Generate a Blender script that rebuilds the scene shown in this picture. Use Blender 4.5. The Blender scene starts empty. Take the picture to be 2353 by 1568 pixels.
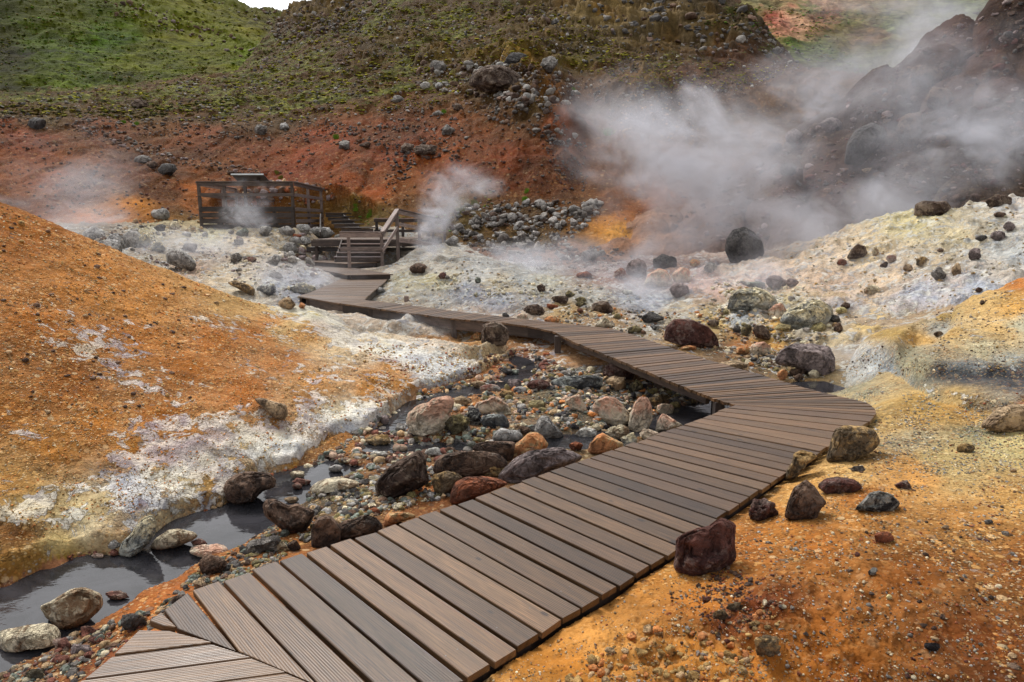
import bpy, math, random
import numpy as np
C = bpy.context.scene.collection
rs = np.random.RandomState(7)
random.seed(7)
# ------------------------------------------------------------------ camera maths
F = .66; PITCH = math.radians(10.25); EYE = 1.85
CP, SP = math.cos(PITCH), math.sin(PITCH)
HOR = 503.0; VF = 1553.0
def ray(px, py):            # px, py in 2353 x 1568 view units
    x = (np.asarray(px, float) - 1176.5) / 2353 / F; y = -(np.asarray(py, float) - 784) / 2353 / F
    return x, CP + y * SP, -SP + y * CP
def at_z(px, py, z):
    X, Y, Z = ray(px, py); t = (z - EYE) / Z; return X * t, Y * t
def at_y(px, py, Yd):
    X, Y, Z = ray(px, py); t = Yd / Y; return X * t, EYE + Z * t
def proj(x, y, z):
    d = y * CP - (z - EYE) * SP; u = y * SP + (z - EYE) * CP
    return 1176.5 + x / d * 2353 * F, 784 - u / d * 2353 * F
def lin(c):
    c = np.asarray(c, float) / 255.0
    return np.where(c <= .04045, c / 12.92, ((c + .055) / 1.055) ** 2.4)
# ------------------------------------------------------------------ noise
_r = np.random.RandomState(3)
PERM = np.concatenate([_r.permutation(512)] * 3)
GA = _r.rand(512) * 2 * np.pi
G2 = np.stack([np.cos(GA), np.sin(GA)], 1)
_g = _r.randn(512, 3); G3 = _g / np.linalg.norm(_g, axis=1)[:, None]
RV = _r.rand(512); RV2 = _r.rand(512); RV3 = _r.rand(512)
def pn2(x, y):
    xi = np.floor(x).astype(np.int64); yi = np.floor(y).astype(np.int64)
    xf = x - xi; yf = y - yi; u = xf * xf * (3 - 2 * xf); v = yf * yf * (3 - 2 * yf)
    r = 0
    for dx in (0, 1):
        for dy in (0, 1):
            g = G2[PERM[PERM[(xi + dx) & 511] + ((yi + dy) & 511)]]
            r = r + (g[..., 0] * (xf - dx) + g[..., 1] * (yf - dy)) * (u if dx else 1 - u) * (v if dy else 1 - v)
    return r * 1.5
def fbm2(x, y, o=4, l=2.1, g=.5, ridge=False):
    r = 0; a = 1; t = 0
    for i in range(o):
        n = pn2(x + 17.3 * i, y - 9.1 * i)
        r = r + a * ((1 - 2 * np.abs(n)) if ridge else n); t += a; a *= g; x = x * l; y = y * l
    return r / t
def pn3(p):
    i = np.floor(p).astype(np.int64); f = p - i; w = f * f * (3 - 2 * f); r = 0
    for dx in (0, 1):
        for dy in (0, 1):
            for dz in (0, 1):
                h = PERM[PERM[PERM[(i[:, 0] + dx) & 511] + ((i[:, 1] + dy) & 511)] + ((i[:, 2] + dz) & 511)]
                g = G3[h]
                r = r + (g[:, 0] * (f[:, 0] - dx) + g[:, 1] * (f[:, 1] - dy) + g[:, 2] * (f[:, 2] - dz)) * (w[:, 0] if dx else 1 - w[:, 0]) * (w[:, 1] if dy else 1 - w[:, 1]) * (w[:, 2] if dz else 1 - w[:, 2])
    return r * 1.4
def fbm3(p, o=3, l=2.1, g=.5):
    r = 0; a = 1; t = 0
    for k in range(o):
        r = r + a * pn3(p + 13.7 * k); t += a; a *= g; p = p * l
    return r / t
def worley2(x, y):            # returns F1, F2, cell random
    xi = np.floor(x).astype(np.int64); yi = np.floor(y).astype(np.int64)
    f1 = np.full(x.shape, 9.); f2 = np.full(x.shape, 9.); rv = np.zeros(x.shape)
    for dx in (-1, 0, 1):
        for dy in (-1, 0, 1):
            h = PERM[PERM[(xi + dx) & 511] + ((yi + dy) & 511)]
            d = np.hypot(xi + dx + RV[h] - x, yi + dy + RV2[h] - y)
            c = d < f1
            f2 = np.where(c, f1, np.minimum(f2, d)); rv = np.where(c, RV3[h], rv); f1 = np.where(c, d, f1)
    return f1, f2, rv
def sstep(a, b, x):
    t = np.clip((x - a) / (b - a), 0, 1); return t * t * (3 - 2 * t)
# ------------------------------------------------------------------ object helpers
def tag(o, label=None, cat=None, group=None, kind=None):
    for k, v in (('label', label), ('category', cat), ('group', group), ('kind', kind)):
        if v: o[k] = v
    return o
def new_mesh(name, V, Fc, mat=None, parent=None, smooth=False, cols=None, loc=None, uv=None):
    """V (n,3); Fc (m,4) or (m,3) array or list of lists"""
    me = bpy.data.meshes.new(name)
    V = np.asarray(V, np.float32)
    if isinstance(Fc, np.ndarray):
        m, k = Fc.shape
        me.vertices.add(len(V)); me.vertices.foreach_set('co', V.ravel())
        me.loops.add(m * k); me.loops.foreach_set('vertex_index', Fc.astype(np.int32).ravel())
        me.polygons.add(m); me.polygons.foreach_set('loop_start', np.arange(0, m * k, k, dtype=np.int32))
        me.polygons.foreach_set('loop_total', np.full(m, k, np.int32))
        me.update(calc_edges=True)
    else:
        me.from_pydata([tuple(map(float, v)) for v in V], [], Fc)
    if cols:
        for nm, a in cols.items():
            a = np.asarray(a, np.float32)
            if a.shape[1] == 3: a = np.concatenate([a, np.ones((len(a), 1), np.float32)], 1)
            at = me.color_attributes.new(nm, 'FLOAT_COLOR', 'POINT'); at.data.foreach_set('color', a.ravel())
    if uv is not None:
        ul = me.uv_layers.new(name='UVMap'); ul.data.foreach_set('uv', np.asarray(uv, np.float32).ravel())
    if smooth: me.polygons.foreach_set('use_smooth', np.ones(len(me.polygons), bool))
    if mat: me.materials.append(mat)
    o = bpy.data.objects.new(name, me); C.objects.link(o)
    if parent: o.parent = parent
    if loc is not None: o.location = loc
    return o
def empty(name, loc=(0, 0, 0)):
    o = bpy.data.objects.new(name, None); o.location = loc; C.objects.link(o); o.empty_display_size = .2; return o
# ------------------------------------------------------------------ node helper
class NT:
    def __init__(s, name, kind='mat'):
        s.m = bpy.data.materials.new(name); s.m.use_nodes = True; s.t = s.m.node_tree; s.t.nodes.clear()
    def n(s, ty, **k):
        nd = s.t.nodes.new(ty)
        for a, v in k.items():
            if a.startswith('i_'):
                nd.inputs[int(a[2:]) if a[2:].isdigit() else a[2:].replace('_', ' ')].default_value = v
            else: setattr(nd, a, v)
        return nd
    def l(s, a, b): s.t.links.new(a, b)
    def math(s, op, a, b=0.0, c=None, clamp=False):
        nd = s.n('ShaderNodeMath', operation=op, use_clamp=clamp)
        for i, v in enumerate((a, b) if c is None else (a, b, c)):
            if isinstance(v, (int, float)): nd.inputs[i].default_value = v
            else: s.l(v, nd.inputs[i])
        return nd.outputs[0]
    def mix(s, f, a, b, bt='MIX'):
        nd = s.n('ShaderNodeMix', data_type='RGBA', blend_type=bt, clamp_result=False)
        for i, v in ((0, f), (6, a), (7, b)):
            if isinstance(v, (int, float)): nd.inputs[i].default_value = v
            elif isinstance(v, (tuple, list)): nd.inputs[i].default_value = tuple(v) + (1,) * (4 - len(v))
            else: s.l(v, nd.inputs[i])
        return nd.outputs[2]
    def ss(s, v, a, b, lo=0., hi=1.):
        nd = s.n('ShaderNodeMapRange', interpolation_type='SMOOTHSTEP'); s.l(v, nd.inputs[0])
        nd.inputs[1].default_value = a; nd.inputs[2].default_value = b; nd.inputs[3].default_value = lo; nd.inputs[4].default_value = hi
        return nd.outputs[0]
    def noise(s, vec, sc, det=4, rough=.55, dist=0., out=0):
        nd = s.n('ShaderNodeTexNoise', noise_dimensions='3D'); s.l(vec, nd.inputs['Vector'])
        nd.inputs['Scale'].default_value = sc; nd.inputs['Detail'].default_value = det; nd.inputs['Roughness'].default_value = rough; nd.inputs['Distortion'].default_value = dist
        return nd.outputs[out]
    def vor(s, vec, sc, feat='F1', out='Distance', rand=1.):
        nd = s.n('ShaderNodeTexVoronoi', feature=feat); s.l(vec, nd.inputs['Vector']); nd.inputs['Scale'].default_value = sc; nd.inputs['Randomness'].default_value = rand
        return nd.outputs[out]
    def bump(s, h, st, dist=.02, nrm=None):
        nd = s.n('ShaderNodeBump'); nd.inputs['Strength'].default_value = st; nd.inputs['Distance'].default_value = dist; s.l(h, nd.inputs['Height'])
        if nrm: s.l(nrm, nd.inputs['Normal'])
        return nd.outputs[0]
    def out(s, sh, vol=False):
        o = s.n('ShaderNodeOutputMaterial'); s.l(sh, o.inputs[1 if vol else 0]); return s.m
    def bsdf(s, col, rough=.9, nrm=None, spec=.3, metal=0.):
        b = s.n('ShaderNodeBsdfPrincipled')
        for nm, v in (('Base Color', col), ('Roughness', rough), ('Specular IOR Level', spec), ('Metallic', metal)):
            if isinstance(v, (int, float)): b.inputs[nm].default_value = v
            elif isinstance(v, (tuple, list)): b.inputs[nm].default_value = tuple(v) + (1,) * (4 - len(v))
            else: s.l(v, b.inputs[nm])
        if nrm: s.l(nrm, b.inputs['Normal'])
        return b.outputs[0]
L = lambda *c: tuple(float(v) for v in lin(c))
# ------------------------------------------------------------------ boardwalk edges (world x, y at z = 0)
def sx(pts, z=0.0): return np.array([at_z(a * .57446, b * .57446, z) for a, b in pts]).reshape(-1, 2)
WL = sx([(753,2374),(879,2329.6),(998,2290),(1109,2251),(1210.5,2216.6),(1403,2155.4),(1583.6,2096.9),(1742,2042.5),(1889,1995),(2022,1948),(2142,1908.7),(2252,1869.6),(2352,1833.5),(2450,1801),(2580,1755),(2695,1714),(2802,1676),(2874,1645),(2940,1622),(2879,1602),(2792,1569),(2682,1526),(2568,1480),(2489,1447),(2417,1416),(2300,1370),(2269,1358),(2208,1325),(2162,1309),(2106,1304),(2009,1291.5),(1927,1286),(1800,1274),(1650,1253),(1545,1240),(1464.5,1228),(1362.5,1214.6),(1286,1202),(1231,1194.5),(1193.6,1186)])
WR = sx([(1854.6,2722),(1960,2657),(2061,2595.8),(2156,2537),(2242,2477),(2321,2435),(2398,2389),(2468,2348),(2535,2302),(2598,2262.6),(2658,2226),(2867,2076.5),(2995,1990),(3142,1888),(3274.5,1812),(3320,1778),(3473.5,1689),(3495,1661),(3506,1650),(3500,1634),(3478,1615),(3440,1603),(3320,1577),(3238,1556.5),(3116,1521),(3004,1488),(2902,1460),(2723,1401),(2657,1388),(2565,1350),(2473,1322),(2422,1309),(2249,1294),(2086,1276),(1994,1266),(1866,1251),(1800,1241.6),(1650,1223),(1583.5,1216.7),(1462,1201)])
CL = np.array([(-5.19,16.34),(-5.16,17.24),(-5.30,20.21),(-5.36,21.41)]); CR = np.array([(-3.45,15.78),(-3.55,16.99),(-3.80,20.2),(-3.91,21.31)])
A0 = np.array([(-2.6,.9),(-1.83,2.2),(-1.69,2.87)])                 # bottom left leg, outer side
WALK_POLY = np.concatenate([A0, WL, CL, CR[::-1], WR[::-1], [(-.6, 2.0), (-.9, .6)]])
P1 = np.array([(-5.06,20.81),(-3.71,21.11),(-6.7,25.55),(-8.07,25.58)]); P2 = np.array([(-5.82,23.88),(-4.85,24.93),(-6.45,26.6),(-7.64,25.24)])
def seg_dist(px, py, P, closed=False):
    d = np.full(px.shape, 1e9); tt = np.zeros(px.shape); n = len(P)
    for i in range(n if closed else n - 1):
        a = P[i]; b = P[(i + 1) % n]; ab = b - a; q = (ab ** 2).sum() + 1e-12
        t = np.clip(((px - a[0]) * ab[0] + (py - a[1]) * ab[1]) / q, 0, 1)
        e = np.hypot(px - a[0] - t * ab[0], py - a[1] - t * ab[1]); c = e < d
        d = np.where(c, e, d); tt = np.where(c, i + t, tt)
    return d, tt
def inside(px, py, P):
    r = np.zeros(px.shape, bool); n = len(P)
    for i in range(n):
        x1, y1 = P[i]; x2, y2 = P[(i + 1) % n]
        if y1 == y2: continue
        r ^= ((y1 > py) != (y2 > py)) & (px < (x2 - x1) * (py - y1) / (y2 - y1) + x1)
    return r
# ------------------------------------------------------------------ streams: (px, py, half width m, water z)
S1 = [(-500,1590,.55,-.64),(60,1428,.47,-.62),(230,1345,.45,-.60),(380,1255,.43,-.58),(520,1203,.38,-.56),(640,1116,.26,-.54),(760,1082,.19,-.52),(860,1022,.17,-.50),(893,985,.13,-.48),(960,935,.14,-.46),(1050,903,.17,-.44),(1130,890,.14,-.43),(1190,868,.1,-.42),(1213,845,.1,-.41),(1190,826,.1,-.40),(1125,812,.08,-.39),(1070,806,.04,-.38)]
S2 = [(865,1030,.10,-.50),(960,1030,.12,-.49),(1080,1028,.10,-.48),(1190,1028,.10,-.47),(1300,1022,.20,-.46),(1400,1003,.15,-.46),(1490,985,.13,-.45),(1590,955,.26,-.45),(1690,930,.26,-.44),(1790,905,.26,-.44),(1872,890,.24,-.43),(1925,884,.12,-.42)]
def swld(S): return np.array([list(at_z(a, b, z)) + [w, z] for a, b, w, z in S], float)
SW = [swld(S1), swld(S2)]
# ------------------------------------------------------------------ base control points
BW = [(0,2.6,-.06),(.6,3.2,-.06),(1.3,3.9,-.06),(2.05,4.7,-.06),(2.7,5.4,-.06),(3.5,6.1,-.06),(3.8,6.7,-.06),(-1.75,3.0,-.18),(-1.3,3.6,-.22),(-.8,4.1,-.26),(-.3,4.6,-.3),(.3,5.1,-.33),(.8,5.6,-.36),(1.4,6.1,-.42),(1.9,6.6,-.5),(2.3,7.0,-.6),(1.9,7.4,-.6),(1.4,8.4,-.55),(.9,9.8,-.42),(.5,11,-.38),(-.3,11.8,-.38),(-1.5,12.6,-.4),(-3,13.9,-.4),(-4.6,15.5,-.42),(-5.5,16,-.4),(3.7,8.0,-.5),(3.0,7.9,-.55),(4.2,9.3,-.45),(4.2,7.3,-.06),
 (3,3.5,.1),(2,2.5,.05),(5,5,.25),(4.2,6,.02),(5.3,6.6,.12),(6.5,8,.35),(8,7,.8),(6,3,.4),(1,1,0),(3,1,.15),(-1.5,1.5,-.25),(0,0,-.05),(-3,2,-.6),(-6,3,-.6),(-6,7,-.6),(-10,12,-.3),(-9,16,0),(-7,12,-.4),(12,5,1.2),(-15,3,-.5),(-4.5,18,-.3),(-4.6,21,-.15),(-5.5,24,.05),(14,12,1.),(20,25,1),(-20,25,1.5)]
BP = [(1230,716,'z',-.14),(1400,742,'z',-.16),(1500,762,'z',-.2),(1650,795,'z',-.3),(1750,852,'z',-.36),(1800,795,'z',-.36),(1700,745,'z',-.3),(1560,720,'z',-.2),(1000,690,'z',-.15),(950,680,'z',-.15),(930,640,'z',0),(1000,600,'y',24),(1100,600,'y',23),(1200,636,'y',20),(1300,661,'y',18),(1400,692,'y',16),(1150,607,'y',26),(1300,620,'y',25),(1500,622,'y',21.5),(1550,652,'y',18),(1650,652,'y',18),(1600,702,'y',14.8),(1800,682,'y',15.5),
 (200,530,'y',27),(350,530,'y',27),(350,570,'y',23),(420,622,'y',20.5),(500,652,'y',18.5),(600,702,'y',16.5),(560,560,'y',25),(650,560,'y',25.5),(740,572,'y',25),(700,612,'y',21.5),(640,665,'y',18),(860,600,'y',24.6),(474,528,'y',28.4),(685,527,'y',28.4),(747,530,'y',31),(300,505,'y',33),(600,500,'y',35),(850,525,'y',31),
 (1000,1092,'z',-.36),(900,1132,'z',-.36),(1150,1002,'z',-.4),(1250,932,'z',-.37),(1350,952,'z',-.38),(1200,902,'z',-.38),(1400,882,'z',-.37),(1300,852,'z',-.35),(1200,802,'z',-.37),(1300,822,'z',-.31),(1100,792,'z',-.38),(1000,772,'z',-.41),(900,752,'z',-.41),(850,742,'z',-.41),(1450,902,'z',-.45),(1050,960,'z',-.4)]
bpts = list(BW)
for a, b, k, v in BP:
    if k == 'z': X, Y = at_z(a, b, v); bpts.append((float(X), float(Y), v))
    else: X, Z = at_y(a, b, v); bpts.append((float(X), v, float(Z)))
bpts = np.array(bpts)
YO = 1.5
def rbc(x, y): return np.stack([x / (y + YO) * 2.5, np.log(y + YO)], -1)
def rbf_fit(P, val, lam=1e-3):
    n = len(P); d = np.linalg.norm(P[:, None] - P[None], axis=2); K = d * d * np.log(d + 1e-9); K[np.diag_indices(n)] += lam
    Q = np.concatenate([np.ones((n, 1)), P], 1); A = np.block([[K, Q], [Q.T, np.zeros((3, 3))]])
    return np.linalg.solve(A, np.concatenate([val, np.zeros(3)]))
def rbf_eval(P, w, X):
    out = np.zeros(len(X)); n = len(P)
    for s in range(0, len(X), 60000):
        x = X[s:s + 60000]; d2 = ((x[:, None] - P[None]) ** 2).sum(2) + 1e-12
        out[s:s + 60000] = (.5 * d2 * np.log(d2)) @ w[:n] + w[n] + x @ w[n + 1:]
    return out
bw = rbf_fit(rbc(bpts[:, 0], bpts[:, 1]), bpts[:, 2])
# ------------------------------------------------------------------ terrain grid
NC, NR = 1000, 1500
ac = np.concatenate([np.linspace(-1.7, -.84, 50, endpoint=False), np.linspace(-.84, .84, NC - 100), np.linspace(.84, 1.7, 51)[1:]])
wr = np.linspace(math.log(.9), math.log(420), NR)
Yp = np.exp(wr); Yg = (Yp - YO)[:, None] * np.ones((1, NC)); Xg = ac[None, :] * Yp[:, None]
# base evaluated on a coarser grid, then interpolated
sr, sc_ = 10, 8
ri = np.arange(0, NR + sr, sr).clip(max=NR - 1); ci = np.arange(0, NC + sc_, sc_).clip(max=NC - 1)
ri = np.unique(ri); ci = np.unique(ci)
cz = rbf_eval(rbc(bpts[:, 0], bpts[:, 1]), bw, rbc(Xg[np.ix_(ri, ci)].ravel(), Yg[np.ix_(ri, ci)].ravel())).reshape(len(ri), len(ci))
t1 = np.stack([np.interp(ac, ac[ci], r) for r in cz]); base = np.stack([np.interp(wr, wr[ri], t1[:, j]) for j in range(NC)], 1)
base = np.where(Yg > 36, np.minimum(base, 3.0), base)
# ------------------------------------------------------------------ lofted layers
AX = Xg / np.maximum(Yg, .6)
def loft(curves, pre=.6, post=.5, end=None):
    """curves: near to far, each a list of (px, py, 'y'|'z', value)"""
    K = []
    for cv in curves:
        r = []
        for a, b, k, v in cv:
            if k == 'z': X, Y = at_z(a, b, v); r.append((float(X / Y), math.log(Y), v))
            else: X, Z = at_y(a, b, v); r.append((float(X / v), math.log(v), float(Z)))
        r.sort(); K.append(np.array(r))
    A = np.linspace(-1.8, 1.8, 1441); ker = np.exp(-np.linspace(-2, 2, 13) ** 2); ker /= ker.sum()
    W = []; Z = []
    for r in K:
        w = np.interp(A, r[:, 0], r[:, 1]); z = np.interp(A, r[:, 0], r[:, 2])
        w = np.convolve(np.pad(w, 6, 'edge'), ker, 'valid'); z = np.convolve(np.pad(z, 6, 'edge'), ker, 'valid')
        W.append(w); Z.append(z)
    for i in range(1, len(W)): W[i] = np.maximum(W[i], W[i - 1] + .012)
    W = np.array(W); Z = np.array(Z)
    out = np.full(Xg.shape, -50.)
    lY = np.log(np.maximum(Yg, .8))
    # bilinear in the a direction at each grid node
    ai = np.clip((AX + 1.8) / 3.6 * 1440, 0, 1439.999); i0 = ai.astype(int); fr = ai - i0
    Wk = [W[k][i0] * (1 - fr) + W[k][i0 + 1] * fr for k in range(len(W))]
    Zk = [Z[k][i0] * (1 - fr) + Z[k][i0 + 1] * fr for k in range(len(W))]
    res = Zk[0] - pre * (np.exp(Wk[0]) - Yg)
    for k in range(len(W) - 1):
        t = (lY - Wk[k]) / (Wk[k + 1] - Wk[k])
        # interpolate linearly in real distance for straight slopes
        t2 = (Yg - np.exp(Wk[k])) / (np.exp(Wk[k + 1]) - np.exp(Wk[k]))
        res = np.where(t >= 0, Zk[k] + (Zk[k + 1] - Zk[k]) * np.clip(t2, 0, 1), res)
    res = np.where(lY > Wk[-1], Zk[-1] - post * (Yg - np.exp(Wk[-1])), res)
    return np.where(np.abs(AX) > 1.79, -50, res)
y_ = lambda L_: [(a, b, 'y', c) for a, b, c in L_]
zz = lambda L_, z: [(a, b, 'z', z if len(t) == 0 else t[0]) for a, b, *t in L_]
sh = [(-900,1560,-.64),(-400,1450,-.63),(0,1352,-.62),(100,1312,-.61),(200,1280,-.6),(290,1282,-.6),(345,1240,-.59),(400,1197,-.58),(520,1168,-.57),(600,1098,-.55),(680,1078,-.54),(780,1012,-.52),(850,998,-.5),(900,950,-.48),(960,905,-.46),(1050,880,-.45),(1100,860,-.44),(1160,832,-.44),(1200,812,-.5),(1300,800,-1.5),(1500,800,-4)]
foot = zz([(a, b + 12, z - .05) for a, b, z in sh], 0)
lip = zz([(a, b - 14, z + .11) for a, b, z in sh], 0)
midm = zz([(-900,1250,-.2),(-400,1150,-.15),(0,1080,-.10),(200,1040,-.12),(400,980,-.10),(520,960,-.08),(640,940,-.15),(760,910,-.17),(850,880,-.2),(950,850,-.26),(1050,835,-.33),(1120,828,-.39),(1200,808,-.5),(1300,798,-1.5),(1500,798,-4)], 0)
ridge = y_([(-900,150,8),(-400,300,8.5),(0,465,9),(100,503,9.2),(250,568,9.6),(400,627,10),(520,671,10.4),(600,697,10.7),(650,708,11),(710,709,11.3),(777,727,11.5),(815,765,11.0),(870,770,10.9),(950,779,10.8),(1050,791,10.6),(1100,801,10.4),(1150,818,10.2)]) + zz([(1200,807,-.55),(1300,797,-1.6),(1500,797,-4.2)], 0)
M = loft([foot, lip, midm, ridge], pre=3, post=.45)
R1 = loft([zz([(1500,1000,-3),(1700,1000,-2),(1850,985,-1.2),(1930,893,-.52),(2000,905,-.3),(2150,930,0),(2353,960,.05),(2900,960,.1)], 0),
  zz([(1500,990,-3),(1700,990,-2),(1850,975,-1.2),(1935,872,-.4),(1960,850,-.28),(2050,845,-.05),(2120,880,.1),(2200,905,.14),(2353,925,.2),(2900,905,.3)], 0),
  y_([(1500,990,9),(1700,985,9),(1850,960,9.2),(1940,862,9.6),(1960,838,9.3),(2050,800,8.2),(2150,830,7.2),(2353,850,6.8),(2900,830,6.6)]),
  y_([(1500,985,10),(1700,980,10),(1850,955,10),(1940,855,10.1),(1985,778,9.9),(2100,742,9.9),(2190,704,9.9),(2353,636,10.2),(2900,450,10)])], pre=.6, post=1.4)
R2 = loft([y_([(1300,760,13),(1500,730,14.5),(1620,730,14.2),(1750,775,12.3),(1850,792,11.6),(1950,790,11.2),(2050,752,11.6),(2150,718,12),(2353,645,12.6),(2900,420,13)]),
  y_([(1300,740,14),(1500,690,16.5),(1620,668,17.3),(1750,690,15.5),(1850,700,14.8),(1950,680,15.0),(2100,620,15.4),(2353,560,15.6),(2900,350,16)]),
  y_([(1300,730,15),(1500,645,20),(1600,622,21),(1700,603,21.5),(1800,580,21.8),(1870,552,21.8),(1930,527,21.5),(2000,508,21.3),(2100,492,21),(2200,482,20.6),(2353,461,20),(2900,380,19)])], pre=.5, post=.35)
D = loft([y_([(1200,600,27),(1400,592,27),(1600,590,27.5),(1800,565,27.5),(1950,530,28),(2100,500,27),(2353,480,25.5),(2900,450,24)]),
  y_([(1200,590,29),(1400,560,29),(1600,500,30),(1800,440,30.5),(1950,370,31),(2100,280,30.5),(2353,200,29),(2900,100,28)]),
  y_([(1200,585,31),(1400,535,32),(1550,470,33),(1700,392,35),(1850,300,36),(1950,232,36),(2000,195,35.5),(2080,135,35),(2150,92,34.5),(2230,28,34),(2280,-10,33.5),(2353,-60,33),(2900,-420,33)])], pre=.5, post=.4)
H = loft([y_([(-600,545,23),(0,531,27),(200,520,29),(350,508,30),(470,497,32),(760,495,33.5),(850,515,32),(960,555,30),(1040,575,29),(1200,612,28),(1400,600,27),(1600,560,29),(1800,520,31),(2100,480,33),(2353,460,34),(2900,460,34)]),
  y_([(-600,460,30),(0,450,31),(200,440,33),(470,430,36),(760,420,37),(900,425,36),(1040,455,34),(1200,470,33),(1400,500,31),(1600,455,33),(1800,430,35),(2100,400,36),(2900,400,36)]),
  y_([(-600,290,42),(0,275,46),(200,282,47),(400,290,48),(600,285,49),(760,285,48),(900,280,47),(1050,275,45),(1200,260,43),(1280,265,42),(1330,300,43),(1450,290,43),(1600,290,44),(1800,290,46),(2100,280,48),(2900,280,48)]),
  y_([(-600,258,50),(0,248,54),(200,252,56),(400,250,58),(600,235,58),(760,215,58),(900,200,57),(1050,185,56),(1150,165,55),(1250,162,55),(1320,200,55),(1450,190,56),(1600,185,58),(1800,185,62),(2100,210,64),(2900,210,64)]),
  y_([(-600,240,60),(0,228,66),(200,215,70),(400,195,75),(560,172,82),(640,135,90),(760,100,90),(900,80,88),(1050,65,86),(1200,60,84),(1400,85,82),(1550,130,80),(1700,140,80),(1850,165,82),(2100,200,84),(2900,200,84)]),
  y_([(-600,235,62),(0,222,70),(200,208,76),(400,186,84),(560,162,92),(640,60,122),(690,22,122),(730,14,121),(780,-5,118),(900,-60,114),(1100,-75,108),(1300,-70,104),(1500,-45,100),(1640,-20,97),(1700,18,95),(1745,62,92),(1800,118,90),(1850,160,90),(2100,195,90),(2900,195,90)])], pre=.4, post=.5)
G = loft([y_([(-900,240,55),(-300,235,60),(0,226,68),(150,214,72),(300,203,76),(450,186,82),(560,165,90),(620,140,98),(660,120,108),(760,200,125),(900,300,130),(1000,350,130),(1200,400,130)]),
  y_([(-900,20,85),(-300,60,90),(0,100,96),(300,110,104),(450,105,112),(560,90,122),(640,85,132),(700,60,140),(800,100,148),(1000,250,150),(1200,400,150)]),
  y_([(-900,-300,115),(-300,-200,120),(0,-150,126),(200,-100,132),(380,-45,142),(480,-15,150),(535,2,155),(560,14,160),(600,22,165),(645,29,170),(700,24,172),(760,15,175),(900,150,175),(1000,250,175),(1200,400,175)])], pre=1.2, post=.5)
V = loft([y_([(1300,400,90),(1500,300,92),(1650,130,98),(1750,125,102),(1850,150,104),(1950,180,104),(2100,190,104),(2300,190,104),(2900,190,104)]),
  y_([(1300,350,105),(1500,200,110),(1650,80,118),(1750,75,122),(1850,90,128),(1950,110,130),(2100,120,130),(2300,120,130),(2900,120,130)]),
  y_([(1300,300,130),(1500,150,140),(1650,50,150),(1750,50,158),(1850,48,166),(1950,52,172),(2100,50,176),(2300,50,178),(2900,50,178)]),
  y_([(1300,200,230),(1500,0,240),(1650,-60,250),(1850,-70,260),(2100,-80,260),(2353,-90,260),(2900,-90,260)])], pre=1.2, post=.3)
# relief of each layer -------------------------------------------------------
X, Y = Xg, Yg
wx = X + .9 * fbm2(X * .35, Y * .35, 3); wy = Y + .9 * fbm2(X * .35 + 40, Y * .35, 3)
n_hi = fbm2(X * 3.1, Y * 3.1, 4); n_md = fbm2(X * .8, Y * .8, 4); n_lo = fbm2(X * .16, Y * .16, 4)
rid = fbm2(wx * .55, wy * .55, 5, ridge=True); rid_lo = fbm2(wx * .13, wy * .13, 5, ridge=True)
cf1, cf2, crv = worley2(wx * 2.2, wy * 2.2)
pf1, pf2, prv = worley2((X + .5 * fbm2(X * .3, Y * .3, 2)) * .52, (Y + .5 * fbm2(X * .3 + 9, Y * .3, 2)) * .38)
hf1, hf2, hrv = worley2(wx * .55, wy * .4)
PX, PY = proj(X, np.maximum(Y, .4), 0 * X)
pxa = 1176.5 + AX * 1553.0
def poly_w(pts, lay):  # soft mask in (azimuth, image row) of a layer
    px, py = proj(X, np.maximum(Y, .5), lay); P = np.array(pts, float)
    d, _ = seg_dist(px, py, P, True); s = np.where(inside(px, py, P), d, -d)
    return s
base0 = base.copy()
base = base + .035 * n_hi + .05 * n_md * sstep(2, 8, Y)
# pale basin beyond the walk gets lumpy crust; the gravel bank gets stones
far_b = sstep(9, 15, Y)
base = base + far_b * (.17 * (rid - .3) + .16 * (.5 - cf1) * sstep(.2, .7, crv) + .05 * fbm2(X * 2.4, Y * 2.4, 4, ridge=True)) + (1 - far_b) * .03 * np.clip(.5 - cf1, 0, 1) * (PX < 1650) * sstep(3, 6, Y)
rightg = sstep(0, .6, X - (Y - 2.6) * .95 - .1) * (Y < 7)
clod = np.exp(-(((X - .95) / .8) ** 2 + ((Y - 2.55) / .5) ** 2)) + .5 * np.exp(-(((X - 1.7) / .5) ** 2 + ((Y - 3.0) / .3) ** 2))
c1, c2, c3 = worley2(X * 9 + n_hi, Y * 9)
base = base + clod * (.03 * np.clip(.65 - c1, 0, 1) * 2 * (c3 > .6) + .09 * fbm2(X * 5, Y * 5, 5, ridge=True))
M = M + .05 * n_md + .03 * n_hi
crust = np.clip(1.25 - (M + .6) / .75, 0, 1) * sstep(2.4, 3.2, Y)   # white crust band low on the mound
M = M + crust * (.09 * (rid - .35) + .06 * np.clip(cf2 - cf1, 0, .35) * (crv > .3) + .05 * fbm2(X * 5, Y * 5, 4, ridge=True) + .05 * fbm2(X * 2.2 + 7, Y * 2.2, 3))
crest = np.exp(-((pxa - 735) / 75) ** 2) * sstep(9.5, 10.6, Y)
M = M + crest * (.10 * rid + .07 * cf1)
R1 = R1 + .05 * n_hi + .10 * (rid - .4) * sstep(8.6, 9.6, Y)
s_ = poly_w([(2060,790),(2110,745),(2190,705),(2190,740),(2120,800),(2060,840)], R1)
cut = sstep(-12, 14, s_)
R1 = R1 - .22 * cut * (.6 + .6 * rid)
s_ = poly_w([(2100,850),(2250,838),(2353,850),(2600,850),(2600,925),(2353,925),(2230,905),(2140,880)], R1)
cut2 = sstep(-8, 12, s_); R1 = R1 - .10 * cut2 * (.4 + rid)
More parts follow.
